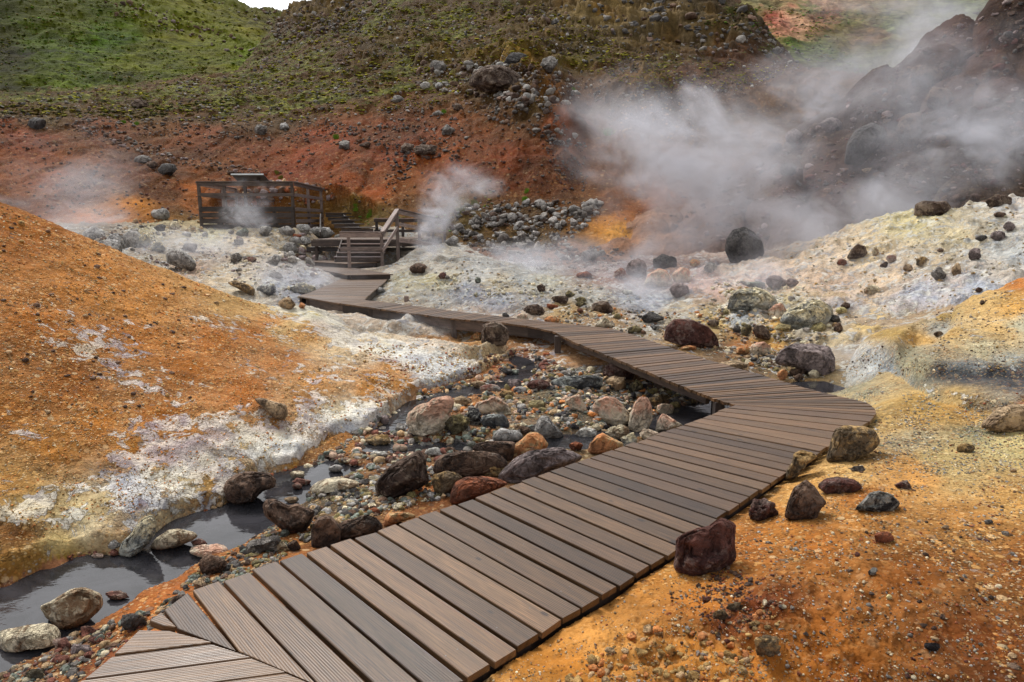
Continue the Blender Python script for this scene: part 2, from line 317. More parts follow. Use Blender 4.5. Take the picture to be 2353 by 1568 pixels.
R2 = R2 + .26 * (rid - .15) + .12 * (sstep(0, .3, (R2 * 2.2 + n_lo * 2) % 1) - (R2 * 2.2 + n_lo * 2) % 1) + .08 * n_hi + .14 * np.clip(.5 - cf1, 0, 1) * (crv > .5) - .1 + .10 * fbm2(X * 1.6, Y * 1.6, 4, ridge=True)
pil = np.clip(1 - (pf1 / .72) ** 2, 0, 1) ** .5
pil2 = np.clip(1 - (hf1 / .7) ** 2, 0, 1) ** .5
pq = .2 + .8 * sstep(1650, 1850, pxa)
D = D + 1.5 * pq * (pil * (.4 + .9 * prv) - .45) + .25 * pil2 * hrv + .12 * n_hi + .7 * n_lo + .1 * rid
# main hill: rocky ground above, smoother red soil below
bare = sstep(300, 250, np.where(True, proj(X, np.maximum(Y, .5), H)[1], 0))
rock_w = sstep(.0, .35, n_lo + .25) * bare
crag = 0
for cx, cy, cr, am in ((1190,178,75,1.8),(1235,255,75,1.5),(1290,300,50,1.4),(1310,370,35,1.0),(1010,150,55,.9),(1100,160,60,1.0),(1300,155,50,.7),(1400,30,200,1.5),(1560,75,130,1.6),(1650,100,90,1.5),(1480,240,75,1.4),(960,345,40,.6),(1215,365,60,.7),(1700,60,60,1.2),(690,50,70,1.2),(760,20,50,1.5),(850,130,90,.5),(930,100,80,.5)):
    hx, hy = proj(X, np.maximum(Y, .5), H); m = np.exp(-(((hx - cx) / cr) ** 2 + ((hy - cy) / (cr * .55)) ** 2)); crag = np.maximum(crag, m * am)
HM = H
H = H + .5 * n_lo * 1.2 + .10 * n_hi + bare * (.5 * (rid - .4) + .28 * pil2 * (hrv > .4)) + crag * (1.2 * (rid_lo - .3) + .55 * (rid - .35) + .5 * (1 - hf1)) + .12 * (1 - bare) * (rid - .4) + (1 - bare) * .2 * fbm2(wx * .25, Y * .09, 4)
led = H * .55 + .9 * fbm2(X * .12, Y * .12, 3) + .25 * n_md; lf = led - np.floor(led)
led2 = H * 1.7 + .9 * fbm2(X * .3, Y * .3, 3) + .3 * n_md; lf2 = led2 - np.floor(led2)
lw = np.clip(crag * 1.1 + bare * .35 * sstep(.0, .3, fbm2(X * .09 + 3, Y * .09, 3)), 0, 1.0)
H = H + lw * (.75 * (sstep(.0, .28, lf) - lf) + .28 * (sstep(0, .3, lf2) - lf2))
# washed-out gullies in the red slope
gul = fbm2(X * .42 + .2 * n_md, Y * .07 + 5, 4, ridge=True); H = H - (1 - bare) * .2 * sstep(.35, .75, gul) * sstep(30, 34, Y)
tus = fbm2(X * .5, Y * .22, 4, ridge=True)
G = G + 1.3 * n_lo + .45 * (tus - .4) + .3 * fbm2(X * .9, Y * .5, 3)
gx, gy = proj(X, np.maximum(Y, .5), G); gr = np.exp(-(seg_dist(gx, gy, np.array([(200,-60),(330,20),(450,60),(600,120),(640,150)]))[0] / 24) ** 2) + np.exp(-(seg_dist(gx, gy, np.array([(480,-10),(560,20),(640,30),(760,25)]))[0] / 14) ** 2)
G = G + gr * (1.2 * (rid_lo - .35) + .9 * (rid - .35))
V = V + 2.5 * n_lo + .5 * (tus - .4)
# ------------------------------------------------------------------ streams, walk clearance, combination
b = base
wat = np.full(X.shape, -9.); wd = np.full(X.shape, 9.); wlev = np.full(X.shape, -9.)
for W_ in SW:
    d, t = seg_dist(X, Y, W_[:, :2]); k = np.clip(t.astype(int), 0, len(W_) - 2); f = t - k
    w = W_[k, 2] * (1 - f) + W_[k + 1, 2] * f; z = W_[k, 3] * (1 - f) + W_[k + 1, 3] * f
    w = w * (1 + .5 * fbm2(X * 1.7, Y * 1.7, 3)); dd = d - w
    prof = z - .05 + np.where(dd < 0, np.maximum(dd, -.3) * .35, dd * .55)
    b = np.where(dd < .5, np.minimum(b, prof + .02 * n_hi), b)
    b = np.where((dd > .1) & (dd < .38), np.maximum(b, z + .02 + .02 * n_hi), b)
    wd = np.minimum(wd, dd); wlev = np.where(dd < .25, np.maximum(wlev, z), wlev)
base = b
inw = inside(X, Y, WALK_POLY); dw, _ = seg_dist(X, Y, WALK_POLY, True)
lays = [base, M, R1, R2, D, H, G, V]
Zt = lays[0]; lid = np.zeros(X.shape, int)
for i in range(1, 8):
    if i == 2: c = (lays[i] > Zt) & (Y > 4)
    elif i == 1: c = (lays[i] > Zt) & (X < -.2 + .3 * Y) & (X - (Y - 2.9) * .95 < -1.2)
    else: c = (lays[i] > Zt) & (Y > 8)
    lid = np.where(c, i, lid); Zt = np.where(c, lays[i], Zt)
lim = np.where(inw, -.06 - np.clip(dw, 0, .16) * 1.1, -.04 + np.maximum(dw - .02, 0) * .8)
Zt = np.where(((dw < .35) | inw) & (Y < 23), np.minimum(Zt, lim), Zt)
def under(P, z, mg=.35):
    global Zt
    P = np.array(P, float); d, _ = seg_dist(X, Y, P, True); d = np.where(inside(X, Y, P), 0, d)
    Zt = np.where(d < mg + 1.2, np.minimum(Zt, z + np.maximum(d - mg, 0) * .9), Zt)
under(P1, .0, .15); under(P2, .1, .25); under([(-7.9,26),(-4.1,25.2),(-3,30),(-7.6,30)], .62, .1); under([(-7.2,24.2),(-4.5,23.6),(-4.5,26),(-7.5,26)], .12, .15)
under([(-12.94,28.6),(-9.0,28.6),(-9.5,34.8),(-13.9,34.8)], 1.45, .1); under([(-9.3,33.5),(-8,28.7),(-6,28.7),(-7.9,33.5)], 1.0, .1)
# ------------------------------------------------------------------ rays against the terrain
def z_at(x, y):
    yp = np.maximum(np.asarray(y, float) + YO, .9001); r = (np.log(yp) - wr[0]) / (wr[1] - wr[0]); c = np.interp(np.asarray(x) / yp, ac, np.arange(NC))
    r = np.clip(r, 0, NR - 1.001); c = np.clip(c, 0, NC - 1.001); i = r.astype(int); j = c.astype(int); u = r - i; v = c - j
    return (Zt[i, j] * (1 - u) + Zt[i + 1, j] * u) * (1 - v) + (Zt[i, j + 1] * (1 - u) + Zt[i + 1, j + 1] * u) * v
TS = np.exp(np.linspace(math.log(2.0), math.log(400), 900))
def hit(px, py):
    """px, py arrays -> world points of the first terrain hit (nan where sky)"""
    px = np.atleast_1d(np.asarray(px, float)); py = np.atleast_1d(np.asarray(py, float))
    RX, RY, RZ = ray(px, py); t_hit = np.full(px.shape, np.nan); prev = np.full(px.shape, 1.9)
    live = np.ones(px.shape, bool)
    for t in TS:
        below = live & (EYE + RZ * t < z_at(RX * t, RY * t))
        if below.any():
            lo = prev[below].copy(); hi = np.full(lo.shape, t)
            for _ in range(10):
                m = (lo + hi) / 2; q = EYE + RZ[below] * m < z_at(RX[below] * m, RY[below] * m); hi = np.where(q, m, hi); lo = np.where(q, lo, m)
            t_hit[below] = hi; live &= ~below
        prev[:] = t
        if not live.any(): break
    return np.stack([RX * t_hit, RY * t_hit, EYE + RZ * t_hit], -1), t_hit
def layer_at(x, y):
    yp = np.maximum(y + YO, .9001); r = np.clip(np.round((np.log(yp) - wr[0]) / (wr[1] - wr[0])), 0, NR - 1).astype(int); c = np.clip(np.round(np.interp(x / yp, ac, np.arange(NC))), 0, NC - 1).astype(int)
    return lid[r, c]

def water_t(px, py, t, p):
    yp = max(p[1] + YO, .9001); r = int(round(min(max((math.log(yp) - wr[0]) / (wr[1] - wr[0]), 0), NR - 1))); c = int(round(float(np.interp(p[0] / yp, ac, np.arange(NC)))))
    zl = wlev[r, c]
    if zl < -5 or p[2] > zl: return t
    return min(t, float((zl - EYE) / ray(px, py)[2]))
# ------------------------------------------------------------------ ground colours
CP_ = {0: [  # base: near ground, gravel bank, pale basin
 (2000,950,205,175,120),(2120,940,205,170,105),(1960,900,150,148,125),(2200,940,200,160,98),(2250,1000,165,165,140),(2100,1010,172,165,145),(2200,1060,185,168,125),(2330,1020,205,195,150),(2100,1090,205,155,95),(1950,1080,215,180,125),(1850,1130,205,160,100),(2000,1140,175,115,60),(1500,1330,205,145,78),(1560,1300,205,150,85),(1780,1220,170,115,60),(1700,1260,165,105,52),(1900,1260,165,105,50),(1650,1380,190,125,60),(1600,1500,196,135,66),(1900,1480,150,92,38),(2250,1450,118,66,28),(2000,1200,185,130,72),(2200,1200,180,132,78),(2350,1150,190,150,95),(2350,1280,132,80,34),(2100,1320,150,92,42),(1780,1390,105,55,30),(1690,1425,120,66,38),(1400,1480,205,150,85),(1300,1540,190,130,62),(1750,1540,170,110,48),(2350,1560,100,56,26),(1950,1560,140,84,34),(1300,1600,195,140,70),(2353,1000,195,185,135),
 (450,1370,165,98,50),(380,1440,172,100,45),(560,1300,150,95,52),(650,1240,160,100,52),(700,1170,88,78,62),(760,1150,92,80,62),(850,1150,110,72,42),(960,1120,150,86,42),(900,1040,110,80,60),(800,1020,165,115,62),(1000,1000,120,85,60),(1050,1060,110,85,60),(1250,900,92,86,70),(1200,850,135,85,55),(1160,820,150,95,58),(1350,865,105,112,105),(1420,900,85,85,78),(1300,830,182,142,98),(1370,810,175,130,85),(1250,790,170,120,72),(1200,770,175,130,82),(1100,770,205,160,95),(1000,765,180,135,85),(950,740,150,130,102),(850,735,140,130,108),(1100,830,185,120,62),(1550,900,85,68,42),(1480,870,95,66,42),(1600,950,58,48,38),(1500,930,90,75,55),(1300,950,80,80,72),(1450,1000,100,88,72),(1050,900,150,100,60),(150,1500,120,80,50),(250,1540,130,75,45),(0,1530,125,80,48),
 (1300,712,185,158,105),(1400,722,180,145,92),(1230,690,165,162,150),(1150,690,160,165,168),(1000,680,185,186,172),(1080,670,150,158,165),(930,640,190,188,155),(1000,640,190,185,140),(1000,615,205,202,182),(1100,620,205,207,195),(950,600,190,188,170),(1200,640,185,190,180),(1250,650,205,205,180),(1350,680,196,198,182),(1150,655,205,195,160),(1450,690,185,192,192),(1500,700,192,198,200),(1500,740,205,198,172),(1560,720,205,195,165),(1600,745,178,160,105),(1650,730,215,188,120),(1700,790,178,118,66),(1790,790,205,158,82),(1730,765,205,160,85),(1750,835,112,95,70),(1850,850,150,130,85),(1900,795,182,172,148),(1850,770,190,180,160),(1650,660,222,192,172),(1580,650,205,170,150),(1800,705,212,192,150),(1700,700,200,190,160),(1650,800,120,100,75),(1550,780,165,130,75),(1350,620,120,85,68),(1400,640,150,110,90),(1450,620,110,80,70),(1500,600,120,85,70),
 (350,540,192,184,142),(250,535,150,140,120),(480,590,200,188,168),(500,635,226,208,170),(560,660,236,226,190),(600,685,236,228,200),(440,620,205,178,150),(560,560,222,205,165),(620,545,212,198,165),(480,545,200,196,150),(700,640,172,180,184),(650,620,190,188,178),(640,660,165,175,182),(330,560,160,152,140),(720,580,205,180,130),(690,600,180,180,172),(760,600,190,160,125),(760,660,165,165,160),(700,690,150,155,160),(850,580,150,120,90),(850,640,185,175,150),(900,620,195,190,170),(620,720,150,145,140),(780,720,150,140,120),(400,520,180,165,120),(600,520,200,185,140),(400,570,190,180,150)],
 1: [(0,480,178,112,50),(50,540,172,106,42),(200,640,188,124,58),(330,690,196,134,68),(100,750,168,104,42),(300,780,172,108,44),(150,880,158,96,36),(420,860,172,106,42),(0,950,166,106,44),(500,780,178,110,46),(600,760,190,122,60),(550,900,182,112,50),(650,830,192,130,76),(640,712,224,200,148),(560,685,205,165,105),(450,645,200,150,92),(700,725,228,214,160),(760,745,222,205,165),(720,760,200,150,90),(800,765,214,190,150),(800,800,228,205,170),(880,800,240,232,216),(950,815,245,240,232),(1000,840,236,234,232),(1050,850,240,238,240),(1030,880,130,142,166),(1000,870,215,215,218),(1100,830,230,205,160),(900,840,205,145,78),(860,880,190,130,58),(930,890,188,130,60),(780,940,240,226,195),(720,900,205,150,90),(830,975,165,182,208),(840,940,235,228,205),(800,990,230,225,215),(750,1000,205,160,100),(660,1030,238,234,224),(600,1040,228,222,205),(560,1010,222,198,148),(620,980,200,140,78),(500,1060,212,182,125),(480,1110,200,160,92),(440,1130,205,185,140),(400,1100,232,216,178),(330,1140,150,158,182),(300,1120,190,190,195),(360,1170,205,195,160),(380,1050,196,135,65),(300,1040,190,128,56),(250,1140,218,198,150),(150,1160,224,206,160),(60,1150,210,180,120),(200,1210,226,212,178),(280,1230,205,190,150),(120,1250,205,185,130),(30,1230,138,95,52),(70,1280,170,130,66),(150,1290,180,150,60),(0,1320,175,125,50),(0,1120,200,150,84),(100,1030,190,130,62),(200,980,180,116,48),(380,960,178,110,44),(520,1000,200,150,90),(450,1000,186,120,52),(730,1060,200,150,75),(680,1075,205,150,70)],
 2: [(2000,905,150,145,125),(2100,910,160,155,128),(2050,860,140,150,155),(2000,830,185,190,190),(1960,830,190,190,185),(2100,780,198,158,95),(2040,770,170,142,85),(2150,720,190,160,95),(2150,745,165,166,158),(2250,690,212,176,115),(2350,650,190,120,60),(2330,700,215,165,90),(2200,770,205,170,110),(2300,760,208,172,112),(2350,760,200,195,165),(2250,800,195,185,150),(2300,830,185,185,170),(2200,835,130,135,135),(2160,850,66,70,76),(2210,866,70,74,80),(2250,860,62,66,72),(2300,868,66,70,76),(2340,880,74,78,84),(2353,850,90,94,98),(2100,845,165,160,130),(2330,940,188,112,70),(2353,965,190,185,150),(2280,920,150,140,120),(2200,920,190,160,105),(2100,820,160,155,130)],
 3: [(1500,660,200,190,170),(1600,640,215,190,175),(1700,620,222,205,180),(1900,650,222,196,164),(2000,585,226,206,160),(1900,580,222,204,172),(2200,540,216,204,160),(2300,620,212,204,182),(2100,505,226,216,160),(2200,650,215,205,190),(2050,640,218,196,160),(1750,660,226,194,170),(1950,700,190,186,178),(2000,690,215,190,150),(2150,600,205,190,155),(1800,690,196,182,130),(1700,700,205,200,180),(2050,700,196,190,180),(1900,730,205,190,160),(1850,740,170,168,150),(1700,740,150,160,160),(1650,720,190,170,120),(1780,760,205,165,85),(1920,770,200,185,145),(2250,510,196,188,160),(2350,480,214,206,186),(2100,670,196,200,204),(2250,660,190,200,205),(2000,740,205,180,120),(2330,580,195,200,190)],
 4: [(2200,200,92,52,38),(2250,100,98,54,38),(2300,300,72,54,46),(2150,300,82,58,46),(2000,300,88,60,48),(1950,260,78,56,46),(1900,420,98,60,46),(1850,500,104,64,48),(1950,450,92,56,42),(2340,60,52,36,32),(2340,400,92,72,52),(2050,420,86,62,50),(2200,440,80,62,52),(1700,450,100,76,66),(1800,350,92,70,62),(1600,500,150,100,70),(1500,520,190,125,70),(1700,540,110,80,66),(2100,170,76,50,40),(2300,180,104,60,44),(2353,150,130,90,60),(2353,250,70,56,48),(2250,360,76,60,50)],
 5: [(0,290,112,56,34),(60,330,138,66,36),(100,420,142,78,36),(0,400,150,86,40),(200,440,112,62,38),(60,480,128,76,40),(300,470,196,138,76),(260,500,190,130,72),(350,380,112,64,46),(480,320,126,70,48),(250,300,110,62,44),(600,350,122,64,44),(700,380,148,68,38),(800,420,162,82,36),(760,330,150,72,44),(900,350,142,70,42),(950,310,128,64,42),(860,450,160,84,38),(1050,380,178,92,40),(1020,330,150,80,44),(1000,440,146,86,42),(950,480,120,82,44),(1100,460,104,70,34),(1150,370,156,76,34),(1180,420,110,54,30),(1220,380,96,48,30),(1300,290,108,62,42),(1320,230,96,62,42),(1280,210,100,70,46),(1250,420,98,52,34),(1420,540,226,176,100),(1400,525,208,150,76),(1450,500,200,130,64),(1480,470,170,105,60),(1500,430,128,76,60),(1400,470,120,74,56),(1350,480,92,60,46),(1050,520,86,80,42),(1050,480,92,84,42),(820,480,118,112,40),(740,470,130,100,50),(850,500,110,100,44),(1200,500,80,62,46),(1200,560,92,88,84),(1300,590,90,82,76),(450,470,190,120,70),(420,500,160,125,80),(380,440,130,78,48),(550,450,120,74,52),(300,400,120,66,44),(1600,400,100,74,62),(1700,300,96,76,60),
   (500,268,98,78,52),(700,262,100,70,48),(600,255,104,84,52),(300,245,100,92,44),(100,245,92,88,38),(0,240,86,84,38),(800,210,92,82,50),(1000,130,106,98,56),(900,80,98,94,52),(1000,50,104,98,54),(1200,100,104,94,58),(760,60,92,84,66),(700,50,90,82,62),(640,180,86,72,48),(700,150,92,66,52),(620,225,96,92,46),(1100,20,84,78,66),(950,15,78,70,62),(1300,50,104,98,94),(1500,60,98,92,92),(1400,90,106,100,96),(1600,110,84,78,78),(1700,50,82,78,80),(1640,30,80,76,78),(1100,200,84,72,58),(1200,180,78,66,58),(1230,250,84,74,62),(1400,170,102,78,46),(1500,150,104,90,52),(1600,170,92,58,42),(1700,140,90,56,44),(1450,235,104,86,60),(1350,130,100,104,52)],
 6: [(0,0,56,66,30),(20,120,52,52,28),(100,100,72,92,32),(150,40,76,88,36),(300,130,94,104,38),(200,180,80,98,32),(240,90,78,110,34),(450,60,112,118,44),(380,20,104,112,42),(550,100,106,116,40),(400,160,92,104,36),(500,140,98,108,38),(620,60,84,82,44),(590,40,92,92,46),(640,110,106,122,40),(600,130,112,140,36),(0,200,60,66,30),(300,190,82,90,34),(580,75,120,124,44),(660,90,84,74,50),(480,190,96,92,40)],
 7: [(1650,90,100,124,54),(1750,80,98,118,54),(1830,110,92,112,52),(1900,120,100,112,56),(1800,52,214,150,130),(1830,48,222,180,150),(1770,44,150,80,66),(1900,35,140,100,76),(1950,40,120,120,70),(1700,30,118,124,70),(1750,15,130,126,92),(1850,15,124,132,84),(1950,15,150,130,108),(1880,0,190,160,140),(2050,60,120,130,88),(2200,40,118,128,92),(1950,160,92,98,58),(2050,130,98,106,66),(1880,170,90,84,52),(2000,80,118,96,74),(1930,80,110,104,56)]}
mB0 = np.where(lid == 5, np.clip(crag - .5, 0, 1), 0) * .6
px, py = proj(X, np.maximum(Y, .45), Zt)
px = np.clip(px, -3000, 5000); py = np.clip(py, -3000, 6000)
n1 = fbm2(X * .9 + 5, Y * .9, 4); n2 = fbm2(X * .9 - 31, Y * .9 + 8, 4)
sc_n = np.clip(420 / np.maximum(Y, 3), 14, 60)
nfar1 = fbm2(X * .22 + 5, Y * .22, 5); nfar2 = fbm2(X * .22 - 31, Y * .22 + 8, 5); fm = Y > 25
qx = px + np.where(fm, nfar1 * 70, n1 * sc_n * 1.3); qy = py + np.where(fm, nfar2 * 34, n2 * sc_n * .8)
COL = np.zeros(X.shape + (3,))
for k, pts in CP_.items():
    m = lid == k
    if not m.any(): continue
    P = np.array(pts, float); A = qx[m]; B = qy[m]; LC = lin(P[:, 2:5]); num = np.zeros((len(A), 3)); den = np.zeros(len(A))
    for i in range(len(P)):
        w = 1 / (((A - P[i, 0]) ** 2 + ((B - P[i, 1]) * 1.7) ** 2) ** 1.6 + 3e3)
        num += w[:, None] * LC[i]; den += w
    COL[m] = num / den[:, None]
COL = COL * np.select([lid == 5, lid == 6, lid == 7, lid == 4, lid == 1, lid == 3, (lid == 0) & (Y > 9)], [.66, .74, .75, .60, .84, .80, .68], .84)[..., None]
COL = np.where(((lid == 0) & (Y < 7) & (X > 0))[..., None], COL * (.93, .86, .70), COL); COL = np.where((lid == 4)[..., None], COL.mean(-1, keepdims=True) + (COL - COL.mean(-1, keepdims=True)) * .7, COL)
grey_ = COL.mean(-1, keepdims=True); hv = (.62 + .75 * sstep(-.32, .38, nfar2 + .5 * n_md * .6))[..., None]; orr = sstep(.05, .4, nfar1 - .3 * nfar2)[..., None]; COL = np.where((lid == 5)[..., None], COL * hv * (np.array((.72, .56, .22)) * (1 - orr) + np.array((.95, .62, .15)) * orr), COL); COL = np.where((lid == 6)[..., None], COL * (1.0, .94, .24), COL); COL = np.where((lid == 1)[..., None], COL * (.90, .86, .78), COL)
COL = COL * (1 + 2.6 * mB0)[..., None]; COL = np.where(((lid == 3) | ((lid == 0) & (Y > 9)))[..., None], COL * (.99, .96, 1.04), COL)
wet = sstep(.32, .02, wd) * ((lid == 0) | (lid == 1))
rustc = lin((104, 58, 36)); wetn = sstep(-.3, .5, n1) * .8
COL = COL * (1 - (wet * wetn)[..., None]) + rustc * (wet * wetn)[..., None]
under = inw * sstep(0, .25, dw) * 0
# masks
mR = np.zeros(X.shape); mG = np.zeros(X.shape); mB = np.zeros(X.shape); pb = np.zeros(X.shape)
spur = np.exp(-(seg_dist(px, py, np.array([(640,700),(740,730),(810,775),(900,800),(1000,838),(1080,848)]))[0] / 36) ** 2)
patch = np.exp(-(seg_dist(px, py, np.array([(860,985),(800,960),(700,1000),(640,1030),(560,1000),(400,1080),(200,1150),(0,1200)]))[0] / 88) ** 2)
mR = np.where(lid == 1, np.clip(.17 + .58 * patch + .66 * spur + .6 * n1 + .45 * n2, 0, 1) * sstep(560, 820, py + .0 * px + 160 * spur), 0)
mR = np.where(lid == 1, mR * sstep(1150 + 10, 1140, px), mR)
mR = np.where((lid == 1) & (px < 140) & (py > 1200), .12, mR)
mR = np.where((lid == 0) & (Y > 8.5) & (px > 1180), .35 + .3 * n2, mR); mR = np.where((lid == 0) & (Y > 12) & (Z_ if False else True), np.maximum(mR, .38 + .3 * n2), mR)
mR = np.where(lid == 3, .42 + .3 * n2, mR); mR = np.where(lid == 2, np.where(cut2 > .3, 0, .15 + .3 * n2), mR)
mR = np.where((lid == 0) & (px > 1900) & (Y < 9), .06, mR)
mR = np.where((lid == 0) & ((Zt > 1.55) & (Y > 28)), 0, mR)
upper = sstep(-10, 22, np.interp(px, [-400, 0, 200, 400, 560, 640, 760, 900, 1000, 1080, 1180, 1300, 1420, 1600, 1750, 1900], [250, 258, 262, 268, 270, 272, 262, 240, 230, 190, 150, 130, 165, 165, 135, 150]) - py + 46 * nfar1)
mG = np.where(lid == 5, upper * .95, 0); mG = np.where(lid == 5, np.maximum(mG, .55 * np.exp(-(((px - 860) / 110) ** 2 + ((py - 490) / 26) ** 2))), mG)
mG = np.where(lid == 5, np.maximum(mG, .5 * np.exp(-(((px - 1090) / 60) ** 2 + ((py - 485) / 40) ** 2))), mG)
mB = np.where(lid == 5, np.clip(crag * 1.0, 0, 1), 0); mG = mG * (1 - .55 * mB)
mB = np.where(lid == 4, .45, mB); mB = np.where(lid == 6, np.clip(gr, 0, 1), mB)
mB = np.where(lid == 2, np.maximum(cut, cut2) * .5, mB)
mG = np.where(lid == 6, 0, mG)
pb = np.select([lid == 0, lid == 1, lid == 2, lid == 3, lid == 4, lid == 5], [np.where(Y < 9, .8, .55), .85, .7, .4, .3, .45], 0.)
pb = np.where((lid == 0) & (clod > .2), .25, pb)
grassm = np.where(lid == 6, 1 - np.clip(gr, 0, 1), np.where(lid == 7, .9, 0))
# ------------------------------------------------------------------ ground material
def ground_mat():
    t = NT('ground_surface'); n = t.n
    geo = n('ShaderNodeNewGeometry'); pos = geo.outputs['Position']
    ca = n('ShaderNodeAttribute', attribute_name='Col'); ma = n('ShaderNodeAttribute', attribute_name='Msk')
    sp = n('ShaderNodeSeparateColor'); t.l(ma.outputs['Color'], sp.inputs[0]); R_, G_, B_ = sp.outputs[0], sp.outputs[1], sp.outputs[2]
    peb = ca.outputs['Alpha']; gras = ma.outputs['Alpha']
    cam = n('ShaderNodeVectorMath', operation='LENGTH'); t.l(pos, cam.inputs[0]); dist = cam.outputs['Value']
    far = t.ss(dist, 9, 26)
    na = t.noise(pos, 1.1, 6, .6); nb = t.noise(pos, 7, 5, .6); nc = t.noise(pos, .25, 5, .6)
    nf = t.noise(pos, 38, 3, .6)
    v = t.math('ADD', t.math('MULTIPLY', na, .55), t.math('MULTIPLY', nb, .55)); v = t.math('ADD', v, t.math('MULTIPLY', nc, .35))
    v = t.math('ADD', t.math('MULTIPLY', t.math('SUBTRACT', v, .725), 2.7), 1.0, clamp=False); v = t.math('MAXIMUM', v, .35)
    col = t.mix(1., ca.outputs['Color'], v, 'MULTIPLY')
    def stones(sc, col, lo, hi, mask, amt):
        vo = n('ShaderNodeTexVoronoi', feature='F1'); t.l(pos, vo.inputs['Vector']); vo.inputs['Scale'].default_value = sc
        s2 = n('ShaderNodeSeparateColor'); t.l(vo.outputs['Color'], s2.inputs[0])
        pick = t.ss(s2.outputs[0], lo, hi); inside_ = t.ss(vo.outputs['Distance'], .62, .42)
        f = t.math('MULTIPLY', t.math('MULTIPLY', pick, inside_), t.math('MULTIPLY', mask, amt), clamp=True)
        cr = n('ShaderNodeValToRGB'); t.l(s2.outputs[1], cr.inputs[0]); e = cr.color_ramp; e.interpolation = 'CONSTANT'
        e.elements[0].position = 0; e.elements[0].color = L(96, 66, 42) + (1,); e.elements[1].position = .3; e.elements[1].color = L(225, 180, 115) + (1,)
        for p_, c_ in ((.5, L(150, 96, 46)), (.66, L(236, 214, 168)), (.78, L(120, 118, 108)), (.9, L(172, 104, 44))):
            q = e.elements.new(p_); q.color = c_ + (1,)
        c2 = t.mix(.45, cr.outputs[0], t.mix(1., ca.outputs['Color'], t.math('MULTIPLY', s2.outputs[2], 2.4), 'MULTIPLY'))
        return t.mix(f, col, c2), t.math('MULTIPLY', f, t.math('SUBTRACT', 1.0, vo.outputs['Distance']))
    near = t.math('SUBTRACT', 1.0, far)
    pm = t.math('MULTIPLY', peb, t.ss(t.noise(pos, 1.6, 3), .3, .62, .35, 1.))
    col, h1 = stones(52, col, .2, .45, pm, .95)
    col, h2 = stones(21, col, .6, .7, pm, .9)
    col, h3 = stones(5.5, col, .8, .86, t.math('MULTIPLY', peb, far), .7)
    # pale mineral crust
    cn = t.noise(pos, 5.5, 7, .68, .6); cn2 = t.noise(pos, 1.3, 4, .6)
    cs = t.math('ADD', t.math('MULTIPLY', cn, 1.15), t.math('MULTIPLY', cn2, .2))
    cf = t.ss(t.math('ADD', cs, t.math('MULTIPLY', R_, .42)), .86, .91)
    cf = t.math('MULTIPLY', cf, t.ss(R_, .0, .12))
    cc = n('ShaderNodeValToRGB'); t.l(t.noise(pos, 2.3, 5, .65, .8), cc.inputs[0]); e = cc.color_ramp
    e.elements[0].position = .30; e.elements[0].color = L(84, 92, 106) + (1,); e.elements[1].position = .40; e.elements[1].color = L(146, 156, 172) + (1,)
    for p_, c_ in ((.48, L(206, 208, 206)), (.62, L(222, 219, 204)), (.76, L(208, 190, 138))): q = e.elements.new(p_); q.color = c_ + (1,)
    wpp = n('ShaderNodeVectorMath', operation='ADD'); t.l(pos, wpp.inputs[0]); nv = n('ShaderNodeTexNoise'); nv.inputs['Scale'].default_value = 4; nv.inputs['Detail'].default_value = 3; t.l(pos, nv.inputs['Vector']); sc3 = n('ShaderNodeVectorMath', operation='SCALE'); t.l(nv.outputs['Color'], sc3.inputs[0]); sc3.inputs['Scale'].default_value = .35; t.l(sc3.outputs[0], wpp.inputs[1])
    edge = t.vor(wpp.outputs[0], 12, 'DISTANCE_TO_EDGE'); crk = t.math('MULTIPLY', t.math('MULTIPLY', t.ss(edge, .0, .05, 1., 0.), near), t.ss(cn2, .42, .6))
    ccol = t.mix(t.math('MULTIPLY', crk, .6), cc.outputs[0], L(120, 82, 48))
    ccol = t.mix(.34, ccol, t.mix(1., ca.outputs['Color'], (1.2,) * 3, 'MULTIPLY'))
    dkp = t.ss(t.noise(pos, 2.9, 7, .75, .5), .44, .34); ccol = t.mix(t.math('MULTIPLY', dkp, t.math('ADD', .3, t.math('MULTIPLY', far, .35))), ccol, t.mix(1., ca.outputs['Color'], (.42, .42, .42), 'MULTIPLY'))
    ccol = t.mix(1., ccol, t.math('ADD', .72, t.math('MULTIPLY', nb, .8)), 'MULTIPLY')
    ccol = t.mix(1., ccol, t.math('SUBTRACT', 1., t.math('MULTIPLY', t.ss(dist, 8, 14), .2)), 'MULTIPLY')
    col = t.mix(t.math('MULTIPLY', cf, .92), col, ccol)
    # moss over stony soil
    mmp = n('ShaderNodeMapping'); mmp.inputs['Scale'].default_value = (.75, .6, 2.1); t.l(pos, mmp.inputs[0]); mm_ = mmp.outputs[0]
    mn = t.math('ADD', t.math('MULTIPLY', t.noise(mm_, 1.3, 7, .7, .4), .6), t.math('MULTIPLY', t.noise(pos, .22, 4, .6), .5))
    mf = t.ss(t.math('ADD', mn, t.math('MULTIPLY', G_, .30)), .80, .87); mf = t.math('MULTIPLY', mf, t.ss(G_, .02, .2))
    mc = n('ShaderNodeValToRGB'); t.l(t.noise(mm_, 1.1, 7, .75), mc.inputs[0]); e = mc.color_ramp
    e.elements[0].position = .32; e.elements[0].color = L(40, 38, 20) + (1,); e.elements[1].position = .7; e.elements[1].color = L(150, 144, 62) + (1,)
    q = e.elements.new(.5); q.color = L(88, 90, 38) + (1,)
    stone = n('ShaderNodeValToRGB'); t.l(t.noise(pos, 2.6, 6, .75), stone.inputs[0]); e = stone.color_ramp
    e.elements[0].position = .36; e.elements[0].color = L(40, 32, 28) + (1,); e.elements[1].position = .68; e.elements[1].color = L(124, 104, 78) + (1,)
    q = e.elements.new(.52); q.color = L(84, 60, 40) + (1,)
